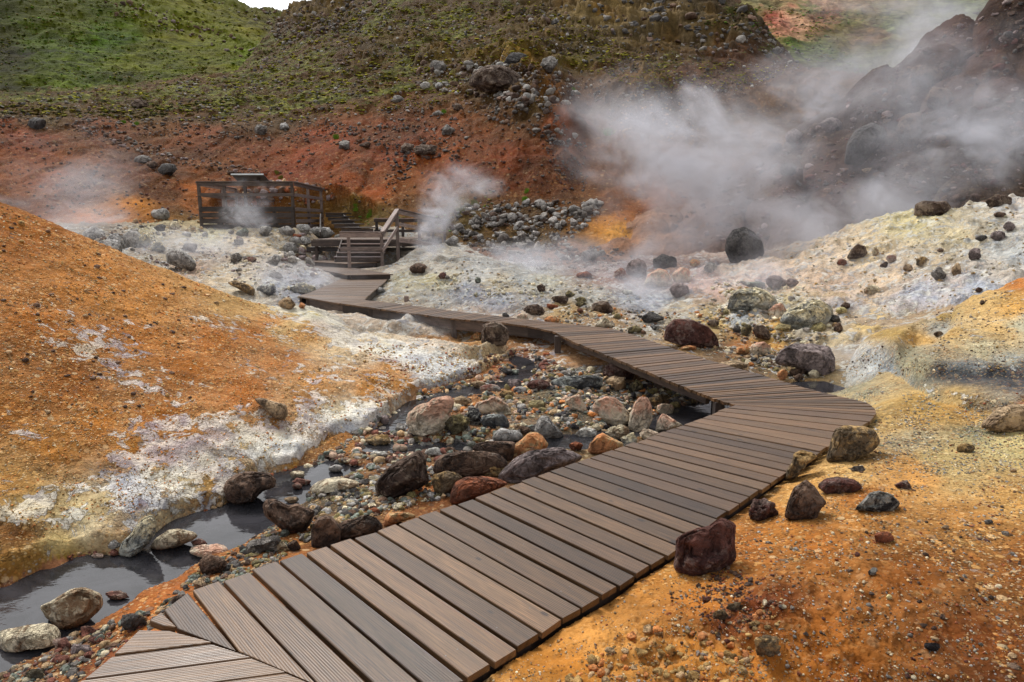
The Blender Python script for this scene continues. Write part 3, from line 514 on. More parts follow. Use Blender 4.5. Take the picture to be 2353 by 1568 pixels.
    col = t.mix(t.math('MULTIPLY', G_, .55), col, stone.outputs[0])
    col = t.mix(t.math('MULTIPLY', mf, .95), col, mc.outputs[0])
    rk = n('ShaderNodeValToRGB'); t.l(t.noise(pos, 1.4, 8, .72, .3), rk.inputs[0]); e = rk.color_ramp
    e.elements[0].position = .34; e.elements[0].color = (.45,) * 3 + (1,); e.elements[1].position = .72; e.elements[1].color = (1.7, 1.7, 1.72, 1)
    lich = t.ss(t.noise(pos, 3.2, 5, .7), .62, .7)
    rcol = t.mix(1., ca.outputs['Color'], rk.outputs[0], 'MULTIPLY'); rcol = t.mix(t.math('MULTIPLY', lich, .35), rcol, L(168, 160, 148))
    col = t.mix(t.math('MULTIPLY', B_, .75), col, rcol)
    # grass slopes
    mp = n('ShaderNodeMapping'); mp.inputs['Scale'].default_value = (.5, .5, 2.2); t.l(pos, mp.inputs[0])
    gn = t.noise(mp.outputs[0], 1.2, 7, .7); gl = t.noise(pos, .07, 5, .6)
    gcr = n('ShaderNodeValToRGB'); t.l(gn, gcr.inputs[0]); e = gcr.color_ramp
    e.elements[0].position = .34; e.elements[0].color = (.34, .3, .26, 1); e.elements[1].position = .7; e.elements[1].color = (1.75, 1.7, 1.5, 1)
    g4 = t.noise(mp.outputs[0], .33, 6, .65); gc = t.mix(1., ca.outputs['Color'], gcr.outputs[0], 'MULTIPLY'); gc = t.mix(1., gc, t.ss(g4, .34, .66, .55, 1.5), 'MULTIPLY'); gc = t.mix(t.ss(gl, .42, .62, 0., .45), gc, t.mix(1., ca.outputs['Color'], (1.5, 1.15, .9), 'MULTIPLY'))
    col = t.mix(gras, col, gc)
    # relief
    hh = t.math('ADD', t.math('MULTIPLY', nb, .5), t.math('MULTIPLY', nf, .18))
    hh = t.math('ADD', hh, t.math('MULTIPLY', t.math('ADD', h1, t.math('MULTIPLY', h2, 1.6)), .3))
    hh = t.math('ADD', hh, t.math('MULTIPLY', cf, .25)); hh = t.math('SUBTRACT', hh, t.math('MULTIPLY', t.math('MULTIPLY', crk, cf), .3))
    b1 = t.bump(hh, .9, .035)
    b2 = t.bump(t.math('ADD', t.math('ADD', na, t.math('MULTIPLY', gn, t.math('MULTIPLY', gras, 1.2))), t.math('MULTIPLY', mf, .35)), .55, .5, b1)
    rough = .88
    return t.out(t.bsdf(col, rough, b2, .1))
gm = ground_mat()
V_all = np.stack([X, Y, Zt], -1)
cA = np.concatenate([COL, pb[..., None]], -1); mA = np.stack([mR, mG, mB, grassm], -1)
fl = lid[:-1, :-1]
names = {0: 'ground', 1: 'mineral_mound', 2: 'gravel_bank', 3: 'pale_slope', 4: 'lava_hill', 5: 'hillside', 6: 'grass_hill', 7: 'far_valley'}
idx = np.arange(NR * NC).reshape(NR, NC)
for k, nm in names.items():
    m = fl == k
    if not m.any(): continue
    i, j = np.nonzero(m); q = np.stack([idx[i, j], idx[i, j + 1], idx[i + 1, j + 1], idx[i + 1, j]], 1)
    u, inv = np.unique(q.ravel(), return_inverse=True)
    o = new_mesh(nm, V_all.reshape(-1, 3)[u], inv.reshape(-1, 4), gm, smooth=True, cols={'Col': cA.reshape(-1, 4)[u], 'Msk': mA.reshape(-1, 4)[u]})
    tag(o, kind='structure')
# ------------------------------------------------------------------ water
def water_mat():
    t = NT('stream_water'); g = t.n('ShaderNodeNewGeometry').outputs['Position']
    mp = t.n('ShaderNodeMapping'); mp.inputs['Scale'].default_value = (1, 2.2, 1); mp.inputs['Rotation'].default_value = (0, 0, .7); t.l(g, mp.inputs[0])
    nn = t.noise(mp.outputs[0], 6, 3, .5); n2_ = t.noise(g, 1.6, 6, .7, 1.2)
    cr = t.n('ShaderNodeValToRGB'); t.l(n2_, cr.inputs[0]); e = cr.color_ramp
    e.elements[0].position = .35; e.elements[0].color = L(30, 30, 32) + (1,); e.elements[1].position = .7; e.elements[1].color = L(66, 65, 69) + (1,)
    b = t.bump(nn, .12, .02)
    s = t.bsdf(cr.outputs[0], .06, b, .32)
    return t.out(s)
wm = water_mat()
for W_, nm in ((SW[0], 'stream_water'), (SW[1], 'stream_water')):
    P = []; w0 = []
    for i in range(len(W_) - 1):
        for s in np.linspace(0, 1, 9)[:-1]: P.append(W_[i, :2] * (1 - s) + W_[i + 1, :2] * s); w0.append(W_[i, 2:] * (1 - s) + W_[i + 1, 2:] * s)
    P.append(W_[-1, :2]); w0.append(W_[-1, 2:]); P = np.array(P); w0 = np.array(w0)
    ker = np.ones(7) / 7
    P = np.stack([np.convolve(np.pad(P[:, i], 3, 'edge'), ker, 'valid') for i in (0, 1)], 1)
    tn = np.gradient(P, axis=0); tn /= np.linalg.norm(tn, axis=1)[:, None] + 1e-9; nr_ = np.stack([-tn[:, 1], tn[:, 0]], 1)
    hw = w0[:, 0:1] * 1.45 + .06
    Vv = []; 
    for c in (-1, -.5, 0, .5, 1): Vv.append(np.concatenate([P + nr_ * hw * c, w0[:, 1:2] + (0 if W_ is SW[0] else .001)], 1))
    n_ = len(P); Vv = np.concatenate(Vv); Fq = [[c * n_ + i, c * n_ + i + 1, (c + 1) * n_ + i + 1, (c + 1) * n_ + i] for c in range(4) for i in range(n_ - 1)]
    tag(new_mesh(nm, Vv, np.array(Fq), wm, smooth=True), kind='structure')
# ------------------------------------------------------------------ timber
def wood_mat(name, a, b, dark, wetg=.42, groove=True):
    t = NT(name); n = t.n
    uv = n('ShaderNodeUVMap').outputs[0]; at = n('ShaderNodeAttribute', attribute_name='Rnd')
    s = n('ShaderNodeSeparateColor'); t.l(at.outputs['Color'], s.inputs[0]); r1, r2, r3 = s.outputs
    mp = n('ShaderNodeMapping'); mp.inputs['Scale'].default_value = (2.2, 55, 1); t.l(uv, mp.inputs[0])
    g1 = t.noise(mp.outputs[0], 1.6, 6, .65, .6)
    mp2 = n('ShaderNodeMapping'); mp2.inputs['Scale'].default_value = (4, 90, 1); t.l(uv, mp2.inputs[0]); g2 = t.noise(mp2.outputs[0], 1, 3, .6)
    mp3 = n('ShaderNodeMapping'); mp3.inputs['Scale'].default_value = (1, 2.2, 1); t.l(uv, mp3.inputs[0])
    bl = t.noise(mp3.outputs[0], 1.5, 5, .6)
    cr = n('ShaderNodeValToRGB'); t.l(g1, cr.inputs[0]); e = cr.color_ramp
    e.elements[0].position = .26; e.elements[0].color = dark + (1,); e.elements[1].position = .70; e.elements[1].color = b + (1,)
    q = e.elements.new(.48); q.color = a + (1,)
    col = t.mix(t.math('MULTIPLY', t.ss(bl, .5, .7), .4), cr.outputs[0], t.mix(1., a, (.62, .62, .66), 'MULTIPLY'))
    col = t.mix(1., col, t.math('ADD', .46, t.math('MULTIPLY', r1, .8)), 'MULTIPLY')
    col = t.mix(t.ss(r2, .74, .8, 0., .8), col, t.mix(1., col, (.62, .64, .74), 'MULTIPLY'))
    col = t.mix(t.math('MULTIPLY', r3, .35), col, t.mix(1., col, (1.12, .98, .84), 'MULTIPLY'))
    mk = n('ShaderNodeMapping'); mk.inputs['Scale'].default_value = (1.6, 3.4, 1); t.l(uv, mk.inputs[0])
    kd = t.vor(mk.outputs[0], 1.9); kn = t.math('MULTIPLY', t.ss(kd, .06, .12, 1., 0.), .85)
    col = t.mix(kn, col, L(34, 26, 24))
    rg = t.math('ADD', wetg - .08, t.math('MULTIPLY', bl, .3))
    w = n('ShaderNodeTexWave', wave_type='BANDS', bands_direction='Y', wave_profile='SIN'); t.l(uv, w.inputs[0]); w.inputs['Scale'].default_value = 28 if groove else 8
    h = t.math('ADD', t.math('MULTIPLY', w.outputs[1], .5 if groove else .0), t.math('ADD', t.math('MULTIPLY', g2, .8), t.math('MULTIPLY', g1, .4)))
    bp = t.bump(h, .26, .006)
    return t.out(t.bsdf(col, rg, bp, .5))
W_DECK = wood_mat('weathered_deck_wood', L(102, 77, 53), L(132, 100, 68), L(48, 35, 27), .3)
W_DARK = wood_mat('dark_timber', L(74, 63, 57), L(98, 84, 75), L(44, 37, 34), .6, False)
W_GREY = wood_mat('grey_rail_timber', L(128, 112, 106), L(160, 144, 134), L(84, 72, 68), .6, False)
def m_metal():
    t = NT('screw_steel'); return t.out(t.bsdf(L(120, 116, 112), .45, None, .5, .6))
W_SCREW = m_metal()
rw = np.random.RandomState(21)
class Wood:
    def __init__(s): s.V = []; s.F = []; s.U = []; s.R = []
    def prism(s, corners, zt, th, ch=.003, rnd=None, along=None):
        """corners: 4 xy points a0 a1 (one long edge) b1 b0 (other long edge)"""
        P = np.array(corners, float); zt = np.broadcast_to(np.asarray(zt, float), (4,))
        d = P[1] - P[0]; ln = np.linalg.norm(d) + 1e-9; d = d / ln; nn = np.array([-d[1], d[0]]); cen = P.mean(0)
        ins = P + np.array([[np.sign((cen - p) @ nn) * nn[0] * ch, np.sign((cen - p) @ nn) * nn[1] * ch] for p in P])
        k = len(s.V); r = rnd if rnd is not None else (rw.rand(), rw.rand(), rw.rand()); ou, ov = rw.rand() * 40, rw.rand() * 40
        top = [(ins[i][0], ins[i][1], zt[i]) for i in range(4)]; sh = [(P[i][0], P[i][1], zt[i] - ch) for i in range(4)]; bo = [(P[i][0], P[i][1], zt[i] - th) for i in range(4)]
        s.V += top + sh + bo; s.R += [r] * 12
        a = 0.5 * ((P[1] - P[0])[0] * (P[2] - P[0])[1] - (P[1] - P[0])[1] * (P[2] - P[0])[0])
        o = (0, 1, 2, 3) if a > 0 else (3, 2, 1, 0)
        fs = [[o[0], o[1], o[2], o[3]]]
        for i in range(4):
            p, q = o[i], o[(i + 1) % 4]; fs += [[4 + p, 4 + q, q, p], [8 + p, 8 + q, 4 + q, 4 + p]]
        fs.append([8 + o[3], 8 + o[2], 8 + o[1], 8 + o[0]])
        allv = top + sh + bo
        for f in fs:
            s.F.append([k + i for i in f])
            for i in f:
                v = np.array(allv[i][:2]) - P[0]; zo = 0 if i < 4 else (.004 if i < 8 else th)
                s.U.append((v @ d + ou, v @ nn + zo + ov))
    def box(s, p, q, w, h, up=(0, 0, 1), rnd=None):
        """beam from p to q, width w (sideways), height h (along up), centred"""
        p = np.array(p, float); q = np.array(q, float); d = q - p; ln = np.linalg.norm(d); d /= ln; up = np.array(up, float)
        sd = np.cross(d, up); sd /= np.linalg.norm(sd); up = np.cross(sd, d); k = len(s.V); r = rnd or (rw.rand(), rw.rand(), rw.rand()); ou, ov = rw.rand() * 40, rw.rand() * 40
        c = .004
        prof = [(-w / 2 + c, -h / 2), (w / 2 - c, -h / 2), (w / 2, -h / 2 + c), (w / 2, h / 2 - c), (w / 2 - c, h / 2), (-w / 2 + c, h / 2), (-w / 2, h / 2 - c), (-w / 2, -h / 2 + c)]
        for e in (p, q):
            for a, b in prof: s.V.append(tuple(e + sd * a + up * b))
        s.R += [r] * 16
        for i in range(8):
            j = (i + 1) % 8; s.F.append([k + i, k + j, k + 8 + j, k + 8 + i]); pe = i * .04
            s.U += [(ou, ov + pe), (ou, ov + pe + .04), (ou + ln, ov + pe + .04), (ou + ln, ov + pe)]
        for base_, od in ((0, range(7, -1, -1)), (8, range(8))):
            s.F.append([k + base_ + i for i in od]); s.U += [(ou + prof[i][0] * .3, ov + prof[i][1]) for i in od]
    def build(s, name, mat, parent=None, org=(0, 0, 0)):
        V = np.array(s.V) - np.array(org)
        return new_mesh(name, V, s.F, mat, parent, cols={'Rnd': np.array(s.R)}, uv=np.array(s.U))
def lerp(P, t): return np.array([np.interp(t, np.arange(len(P)), P[:, i]) for i in range(P.shape[1])]).T
def arclen(P): return np.concatenate([[0], np.cumsum(np.linalg.norm(np.diff(P, axis=0), axis=1))])
def at_len(P, s):
    a = arclen(P); return np.array([np.interp(s, a, P[:, i]) for i in range(2)]).T
def closest(P, q): return seg_dist(np.array([q[0]]), np.array([q[1]]), P)[1][0]
bw_ = empty('boardwalk', (0, 3.5, 0)); ORG = np.array((0, 3.5, 0))
tag(bw_, 'long winding brown plank boardwalk crossing the stream from the foreground to the far platforms', 'boardwalk')
TH = .032
def planks(pairs, gap=.02):
    W_ = Wood(); jit = rw.randn(len(pairs)) * .003
    for i in range(len(pairs) - 1):
        (a0, b0), (a1, b1) = pairs[i], pairs[i + 1]
        a0, b0, a1, b1 = map(np.array, (a0, b0, a1, b1)); u = b0 - a0; u = u / (np.linalg.norm(u) + 1e-9)
        da = a1 - a0; db = b1 - b0; la = np.linalg.norm(da); lb = np.linalg.norm(db)
        g = gap * (.7 + .7 * rw.rand())
        A0 = a0 + (da / max(la, 1e-6)) * min(g, la * .3); B0 = b0 + (db / max(lb, 1e-6)) * min(g, lb * .3)
        e1, e2 = rw.randn(2) * .006
        W_.prism([A0 - u * e1, B0 + u * e2, b1 + u * e2, a1 - u * e1], rw.randn() * .0015, TH)
    return W_
# leg A: from the mitre to the elbow
gA = [((1210.5,2216.6),(1854.6,2721.8)),((1308,2186),(1960.7,2657)),((1403.7,2155.4),(2061,2595.8)),((1502.5,2129),(2156.6,2537)),((1584,2098.4),(2242,2477)),((1665.8,2067.8),(2321.4,2435)),((1744.9,2043.3),(2398,2389)),((1816.3,2019.3),(2467.9,2348.4)),((1888.8,1995.3),(2535.7,2302.4)),((1955.6,1971.8),(2598,2262.7)),((2023,1948.9),(2658.2,2226)),((2580.6,1755),(3141.8,1886)),((2766.8,1688.8),(3306,1790)),((2940,1621),(3492,1664))]
cntA = [1] * 10 + [11, 5, 5]
pr = []
kp = [(sx([a])[0], sx([b])[0]) for a, b in gA]
for i, c in enumerate(cntA):
    for s in range(c):
        if i >= 10:
            t0_ = s / c
            # follow the measured edges for the long runs
            la0, la1 = closest(WL, kp[i][0]), closest(WL, kp[i + 1][0]); lb0, lb1 = closest(WR, kp[i][1]), closest(WR, kp[i + 1][1])
            AL, AR = arclen(WL), arclen(WR); fa = lambda t, A_: np.interp(t, np.arange(len(A_)), A_)
            pr.append((at_len(WL, fa(la0, AL) * (1 - t0_) + fa(la1, AL) * t0_), at_len(WR, fa(lb0, AR) * (1 - t0_) + fa(lb1, AR) * t0_)))
        else: pr.append(kp[i])
pr.append(kp[-1])
# planks before the first measured gap run on toward the camera and are cut by the mitre
dA = pr[1][0] - pr[0][0]; uA = (pr[0][1] - pr[0][0]); uA /= np.linalg.norm(uA)
nA = np.array([-.741, -.671]); fr = []
first = [at_z(1109 * .57446, 2251 * .57446, 0), at_z(998 * .57446, 2290 * .57446, 0), at_z(879 * .57446, 2329.6 * .57446, 0), at_z(753 * .57446, 2374 * .57446, 0), at_z(647.5 * .57446, 2450 * .57446, 0), at_z(600 * .57446, 2488 * .57446, 0)]
mit = np.array([(-1.72, 2.845), (-1.55, 2.822), (-1.12, 2.62), (-.81, 2.45), (-.3, 2.14)])
def cut_len(p, u):   # distance along u from p to the mitre line
    best = 1.36
    for i in range(1, len(mit) - 1):
        a, b = mit[i], mit[i + 1]; M_ = np.array([[u[0], a[0] - b[0]], [u[1], a[1] - b[1]]])
        if abs(np.linalg.det(M_)) < 1e-6: continue
        t, s = np.linalg.solve(M_, a - np.array(p))
        if -.05 <= s <= 1.05 and 0 < t < best: best = t
    return best
pre_pairs = []
for p in first[::-1]:
    p = np.array([float(p[0]), float(p[1])]); pre_pairs.append((p, p + uA * cut_len(p, uA)))
pre_pairs[0] = (np.array([-1.70, 2.855]), np.array([-1.64, 2.845]))
pre_pairs[1] = (pre_pairs[1][0], np.array([-1.555, 2.83]))
WA = planks(pre_pairs + pr)
# leg 0, bottom left: planks nearly across the picture, clipped by the mitre
u0 = np.array([1, .22]); u0 /= np.linalg.norm(u0)
W0 = Wood()
ls = [(-1.70, 2.815), (-1.715, 2.63), (-1.745, 2.475), (-1.80, 2.325), (-1.85, 2.175), (-1.9, 2.025), (-1.95, 1.875), (-2.0, 1.73)]
def mit_x(p, u):
    for i in range(len(mit) - 1):
        a, b = mit[i], mit[i + 1]; M_ = np.array([[u[0], a[0] - b[0]], [u[1], a[1] - b[1]]]); t, s = np.linalg.solve(M_, a - np.array(p))
        if -.001 <= s <= 1.001 and t > 0: return np.array(p) + u * t
    return np.array(p) + u * 1.5
pt = np.array([-1.56, 2.81])
for i in range(len(ls) - 1):
    a = np.array(ls[i]); b = np.array(ls[i + 1]); ra = pt if i == 0 else mit_x(a, u0); rb = mit_x(b, u0); g = (b - a) / np.linalg.norm(b - a) * .012
    W0.prism([a + g, ra + g, rb + np.array([-.012, -.004]), b], rw.randn() * .001, TH)
# leg B: elbow fan, then planks across to the far corner
kB = [((2940,1621),(3492,1664),0),((2915,1612),(3478,1615),4),((2879,1602),(3320,1577),4),((2792,1569),(3180,1540),6),((2682,1526),(3004,1488),6),((2568,1480),(2860,1447),6),((2417,1416),(2690,1393),8),((2300,1370),(2565,1350),6),((2208,1325),(2440,1314),6),((2106,1304),(2249,1294),5),((2009,1291.5),(2110,1278),5),((1800,1274),(1895,1254),10),((1545,1240),(1650,1223),12),((1340,1211),(1462,1201),10)]
pb_ = []
for i in range(len(kB) - 1):
    a0, b0, _ = kB[i]; a1, b1, c = kB[i + 1]; A0_, B0_, A1_, B1_ = sx([a0])[0], sx([b0])[0], sx([a1])[0], sx([b1])[0]
    for s in range(c):
        t = s / c; a = A0_ * (1 - t) + A1_ * t; b = B0_ * (1 - t) + B1_ * t
        if i <= 1:
            l0, l1 = closest(WR, B0_), closest(WR, B1_); AR = arclen(WR); q = lambda v: np.interp(v, np.arange(len(AR)), AR); b = at_len(WR, q(l0) * (1 - t) + q(l1) * t)
        pb_.append((a, b))
pb_.append((sx([kB[-1][0]])[0], sx([kB[-1][1]])[0]))
WB = planks(pb_, .019)
# leg C: toward the platforms
pc = []
for i in range(38):
    t = i / 37; a = lerp(CL, np.array([t * 3]))[0]; b = lerp(CR, np.array([t * 3]))[0]
    yy = 15.9 + t * 5.5; a = np.array([np.interp(yy + .3 * (1 - t), CL[:, 1], CL[:, 0]), yy + .35 * (1 - t)]); b = np.array([np.interp(yy, CR[:, 1], CR[:, 0]), yy - .1 * (1 - t)]); pc.append((a, b))
cornerL = np.array([-5.19, 16.34]); c0 = pb_[-1]
pc = [(c0[0], c0[1]), (c0[0] * .55 + cornerL * .45, c0[1] * .6 + pc[0][1] * .4), (cornerL, pc[0][1])] + [(a, b) for a, b in pc if a[1] > 16.45]
WC = planks(pc, .02)
for W_, nm in ((WA, 'deck'), (W0, 'deck'), (WB, 'deck'), (WC, 'deck')): W_.build(nm, W_DECK, bw_, ORG)
# beams just inside both edges
def edge_beam(P, off, z, h, w=.05):
    B = Wood(); P = np.array(P)
    for i in range(len(P) - 1):
        if np.linalg.norm(P[i + 1] - P[i]) < .02: continue
        B.box((*P[i], z), (*P[i + 1], z), w, h)
    B.build('side_beam', W_DARK, bw_, ORG)
def shift(P, d):
    P = np.array(P); t = np.gradient(P, axis=0); t /= np.linalg.norm(t, axis=1)[:, None] + 1e-9; return P + np.stack([-t[:, 1], t[:, 0]], 1) * d
edge_beam(shift(WL[4:18], -.07), 0, -.036 - .06, .12); edge_beam(shift(WR[:15], .07), 0, -.036 - .05, .10)
edge_beam(shift(WL[20:28], -.13), 0, -.036 - .055, .11); edge_beam(shift(WL[27:39], -.07), 0, -.036 - .09, .18); edge_beam(shift(WR[23:], .06), 0, -.036 - .06, .12)
edge_beam(CL + (.05, 0), 0, -.13, .19); edge_beam(CR - (.05, 0), 0, -.10, .13)
for x, y, zb in ((2.17,6.86,-.62),(2.5,8.0,-.62),(2.0,9.0,-.58),(.75,10.9,-.5),(-1.1,12.68,-.5),(-3.0,14.3,-.5),(-4.9,16.2,-.5)):
    B = Wood(); B.box((x, y, zb), (x, y, -.036), .1, .1, (0, 1, 0)); B.build('support_post', W_DARK, bw_, ORG)
B = Wood()
for p, q in zip(shift(WL[4:18], -.55), shift(WL[5:19], -.55)): B.box((*p, -.09), (*q, -.09), .05, .1)
B.build('inner_beam', W_DARK, bw_, ORG)
# screw heads on the near planks: two columns along each beam
for i, (a, b) in enumerate(pr[:22]):
    a = np.array(a); b = np.array(b); nxt = pr[i + 1]; u = (b - a)
    for f in (.17, .52, .88):
        for g in (.28, .72):
            if rw.rand() < .6: continue
            SV = []; SF = []; c = (a * (1 - g) + np.array(nxt[0]) * g) * (1 - f) + (b * (1 - g) + np.array(nxt[1]) * g) * f; k = 0
            SV.append((c[0], c[1], .0035))
            for q in range(8): SV.append((c[0] + .004 * math.cos(q * math.pi / 4), c[1] + .004 * math.sin(q * math.pi / 4), .002))
            for q in range(8): SF.append([k, k + 1 + q, k + 1 + (q + 1) % 8])
            new_mesh('screw_head', np.array(SV) - ORG, SF, W_SCREW, bw_)
# ------------------------------------------------------------------ two step platforms
def platform(pts, z, name, label, fasc, first_dir):
    pts = [np.array(p, float) for p in pts]; r = empty(name, (*pts[0], z)); tag(r, label, 'platform')
    W_ = Wood(); a0, b0, b1, a1 = pts; n_ = int(np.linalg.norm(a1 - a0) / .15)
    for i in range(n_):
        t, s = i / n_, (i + 1) / n_ - .01 / 2.; W_.prism([a0 + (a1 - a0) * t, b0 + (b1 - b0) * t, b0 + (b1 - b0) * s, a0 + (a1 - a0) * s], z, TH)
    W_.build('deck', W_DECK, r, (*pts[0], z))
    for i, (p, q) in enumerate(((a0, b0), (b0, b1), (b1, a1), (a1, a0))):
        d = (q - p) / np.linalg.norm(q - p); c = sum(pts) / 4; e = np.array([-d[1], d[0]]); e = e if (c - p) @ e > 0 else -e
        B = Wood(); B.box((*(p + d * .10 + e * .07), z - .036 - fasc / 2), (*(q - d * .10 + e * .07), z - .036 - fasc / 2), .05, fasc); B.build('side_beam', W_DARK, r, (*pts[0], z))
    for p in pts:
        c = sum(pts) / 4; q = p + (c - p) * .13; zb = float(z_at(q[0], q[1])) - .1
        if zb < z - .1: B = Wood(); B.box((*q, zb), (*q, z - .04), .09, .09, (0, 1, 0)); B.build('support_post', W_DARK, r, (*pts[0], z))
platform([(-5.06,20.81),(-3.71,21.11),(-6.75,25.6),(-8.07,25.58)], .15, 'step_platform', 'lower diamond-shaped plank platform just past the end of the boardwalk', .12, 0)
platform([(-7.64,25.24),(-5.82,23.88),(-4.85,24.93),(-6.5,26.6)], .3, 'step_platform', 'upper plank platform at the foot of the railed stairs', .11, 0)
# ------------------------------------------------------------------ railed landing with stairs
def multi(root, org, name, mat, items):
    for it in items:
        B = Wood(); B.box(*it); B.build(name, mat, root, org)
up_y = (0, 1, 0)
lo = (-6.0, 24.4, .3); st = empty('wooden_staircase', lo); tag(st, 'short grey stairs climbing from the upper platform to the landing', 'stairs')
for i in range(5):
    y = 24.95 + i * .26; z = .47 + i * .15; B = Wood(); B.box((-6.5 + .02 * i, y, z), (-4.72, y, z), .34, .04); B.build('tread', W_GREY, st, lo)
    B = Wood(); B.box((-6.45 + .02 * i, y - .12, z - .09), (-4.74, y - .12, z - .09), .03, .12); B.build('riser', W_DARK, st, lo)
for x in (-6.45, -4.78): B = Wood(); B.box((x, 24.8, .25), (x, 26.0, 1.0), .05, .24); B.build('stringer', W_DARK, st, lo)
og = (-5.9, 26, 1.0); ld = empty('railed_landing', og); tag(ld, 'grey timber landing with handrails at the top of the short stairs', 'landing')
W_ = Wood()
for i in range(26):
    y = 26.05 + i * .155; W_.prism([(-7.6 + .4 * (i / 25), y), (-4.15 + 1.1 * (i / 25), y), (-4.15 + 1.1 * ((i + .93) / 25), y + .145), (-7.6 + .4 * ((i + .93) / 25), y + .145)], 1.08 - .012 * i * 0, TH)
W_.build('floor', W_DECK, ld, og)
multi(ld, og, 'side_beam', W_DARK, [((-7.65,26.03,.93),(-4.2,26.03,.93),.05,.24),((-7.9,26.2,.70),(-5.0,26.2,.70),.05,.16),((-4.18,26.0,.9),(-3.1,30.0,.9),.05,.22)])
for x, y in ((-7.5,26.15),(-6.3,26.15),(-4.35,26.2),(-3.75,28),(-3.2,29.8),(-7.3,29.8)):
    B = Wood(); zb = float(z_at(x, y)) - .15; B.box((x, y, zb), (x, y, 1.04), .1, .1, up_y); B.build('support_post', W_DARK, ld, og)
def post(root, org, x, y, z1, z0=None, w=.1, mat=None):
    B = Wood(); z0 = float(z_at(x, y)) - .12 if z0 is None else z0; B.box((x, y, z0), (x, y, z1), w, w, up_y); B.build('post', mat or W_GREY, root, org)
# front panel between two posts
xa, _ = at_y(801, 560, 23.8); xb, _ = at_y(877, 560, 23.9)
post(ld, og, float(xa), 23.8, 1.36, .1, .1); post(ld, og, float(xb), 23.9, 1.36, -.1, .1)
for z, h in ((1.30,.15),(.82,.13)):
    B = Wood(); B.box((float(xa) - .28, 23.73, z), (float(xb) + .05, 23.83, z), .035, h); B.build('rail', W_GREY, ld, og)
B = Wood(); B.box((float(xa) - .28, 23.76, 1.40), (float(xb) + .1, 23.86, 1.40), .14, .035); B.build('handrail', W_GREY, ld, og)
# right hand rail of the landing with the sloping part down to the front post
R0 = np.array([-4.22, 25.2]); Re = np.array([-2.95, 30.0]); zt = lambda t: 2.18 - .42 * t
for t in (0, .42, .72, 1.0):
    p = R0 + (Re - R0) * t; post(ld, og, p[0], p[1], zt(t), float(z_at(p[0], p[1])) - .1, .11)
for dz, h, w_ in ((0.02,.04,.15),(-.08,.14,.04),(-.52,.13,.04),(-1.10,.16,.04)):
    B = Wood(); B.box((R0[0] + .04, R0[1], zt(0) + dz), (Re[0] + .04, Re[1], zt(1) + dz), w_, h); B.build('handrail' if dz > 0 else 'rail', W_GREY, ld, og)
for dz, h, w_ in ((0.02,.05,.16),(-.09,.15,.04),(-.62,.13,.04)):
    B = Wood(); B.box((float(xb) + .05, 23.8, 1.38 + dz), (R0[0] + .02, R0[1], 2.17 + dz), w_, h); B.build('handrail' if dz > 0 else 'rail', W_GREY, ld, og)
# back rail
xl, _ = at_y(865, 503, 30); xr, _ = at_y(985, 503, 30)
for t in (0, .5, 1): post(ld, og, float(xl) + (float(xr) - float(xl)) * t, 30.0, 1.84, .6, .11, W_DARK)
for z, h, w_ in ((1.86,.04,.14),(1.77,.13,.04),(1.33,.12,.04)):
    B = Wood(); B.box((float(xl) - .1, 29.95, z), (float(xr) + .2, 29.95, z), w_, h); B.build('rail', W_GREY if z > 1.8 else W_DARK, ld, og)
# upper stairs
so_ = (-8.2, 30, 1.2); us = empty('wooden_staircase', so_); tag(us, 'dark wide-tread stairs rising from the landing to the viewing deck', 'stairs')
for i, (a, b, yy, z) in enumerate(((748,797,33.0,2.14),(753,803,32.0,1.98),(760,815,31.0,1.82),(766,826,30.2,1.65),(782,858,29.2,1.50))):
    X0, _ = at_y(a, 500, yy); X1, _ = at_y(b, 500, yy)
    B = Wood(); B.box((float(X0), yy + .45, z - .03), (float(X1), yy + .45, z - .03), 1.05, .05); B.build('tread', W_DARK, us, so_)
    B = Wood(); B.box((float(X0) + .02, yy, z - .14), (float(X1) - .02, yy, z - .14), .05, .14); B.build('riser', W_DARK, us, so_)
for a, b in (((-9.3,33.4,1.9),(-8.1,28.9,1.1)),((-8.2,33.2,1.9),(-6.2,28.9,1.1))): B = Wood(); B.box(a, b, .06, .4); B.build('stringer', W_DARK, us, so_)
# ------------------------------------------------------------------ viewing deck
do = (-11, 28.6, 1.4); vd = empty('viewing_deck', do); tag(vd, 'dark raised viewing deck with railings and slatted skirt below the red hillside', 'deck')
A, Bc, Cc, Dc = np.array([-12.94,28.6]), np.array([-9.05,28.6]), np.array([-9.62,34.8]), np.array([-13.9,34.8]); FZ = 2.29
W_ = Wood(); n_ = 26
for i in range(n_):
    t, s = i / n_, (i + .94) / n_; W_.prism([A + (Bc - A) * t, Dc + (Cc - Dc) * t, Dc + (Cc - Dc) * s, A + (Bc - A) * s], FZ, .04)
W_.build('floor', W_DECK, vd, do)
def dpost(p, z1=3.33, w=.11): post(vd, do, p[0], p[1], z1, float(z_at(p[0], p[1])) - .1, w, W_DARK if p[1] < 29 else W_GREY)
for p in (A, A + (Bc - A) * .27, A + (Bc - A) * .49, Bc - (.04, 0), Bc + (Cc - Bc) * .48, Cc, Dc, A + (Dc - A) * .6): dpost(p)
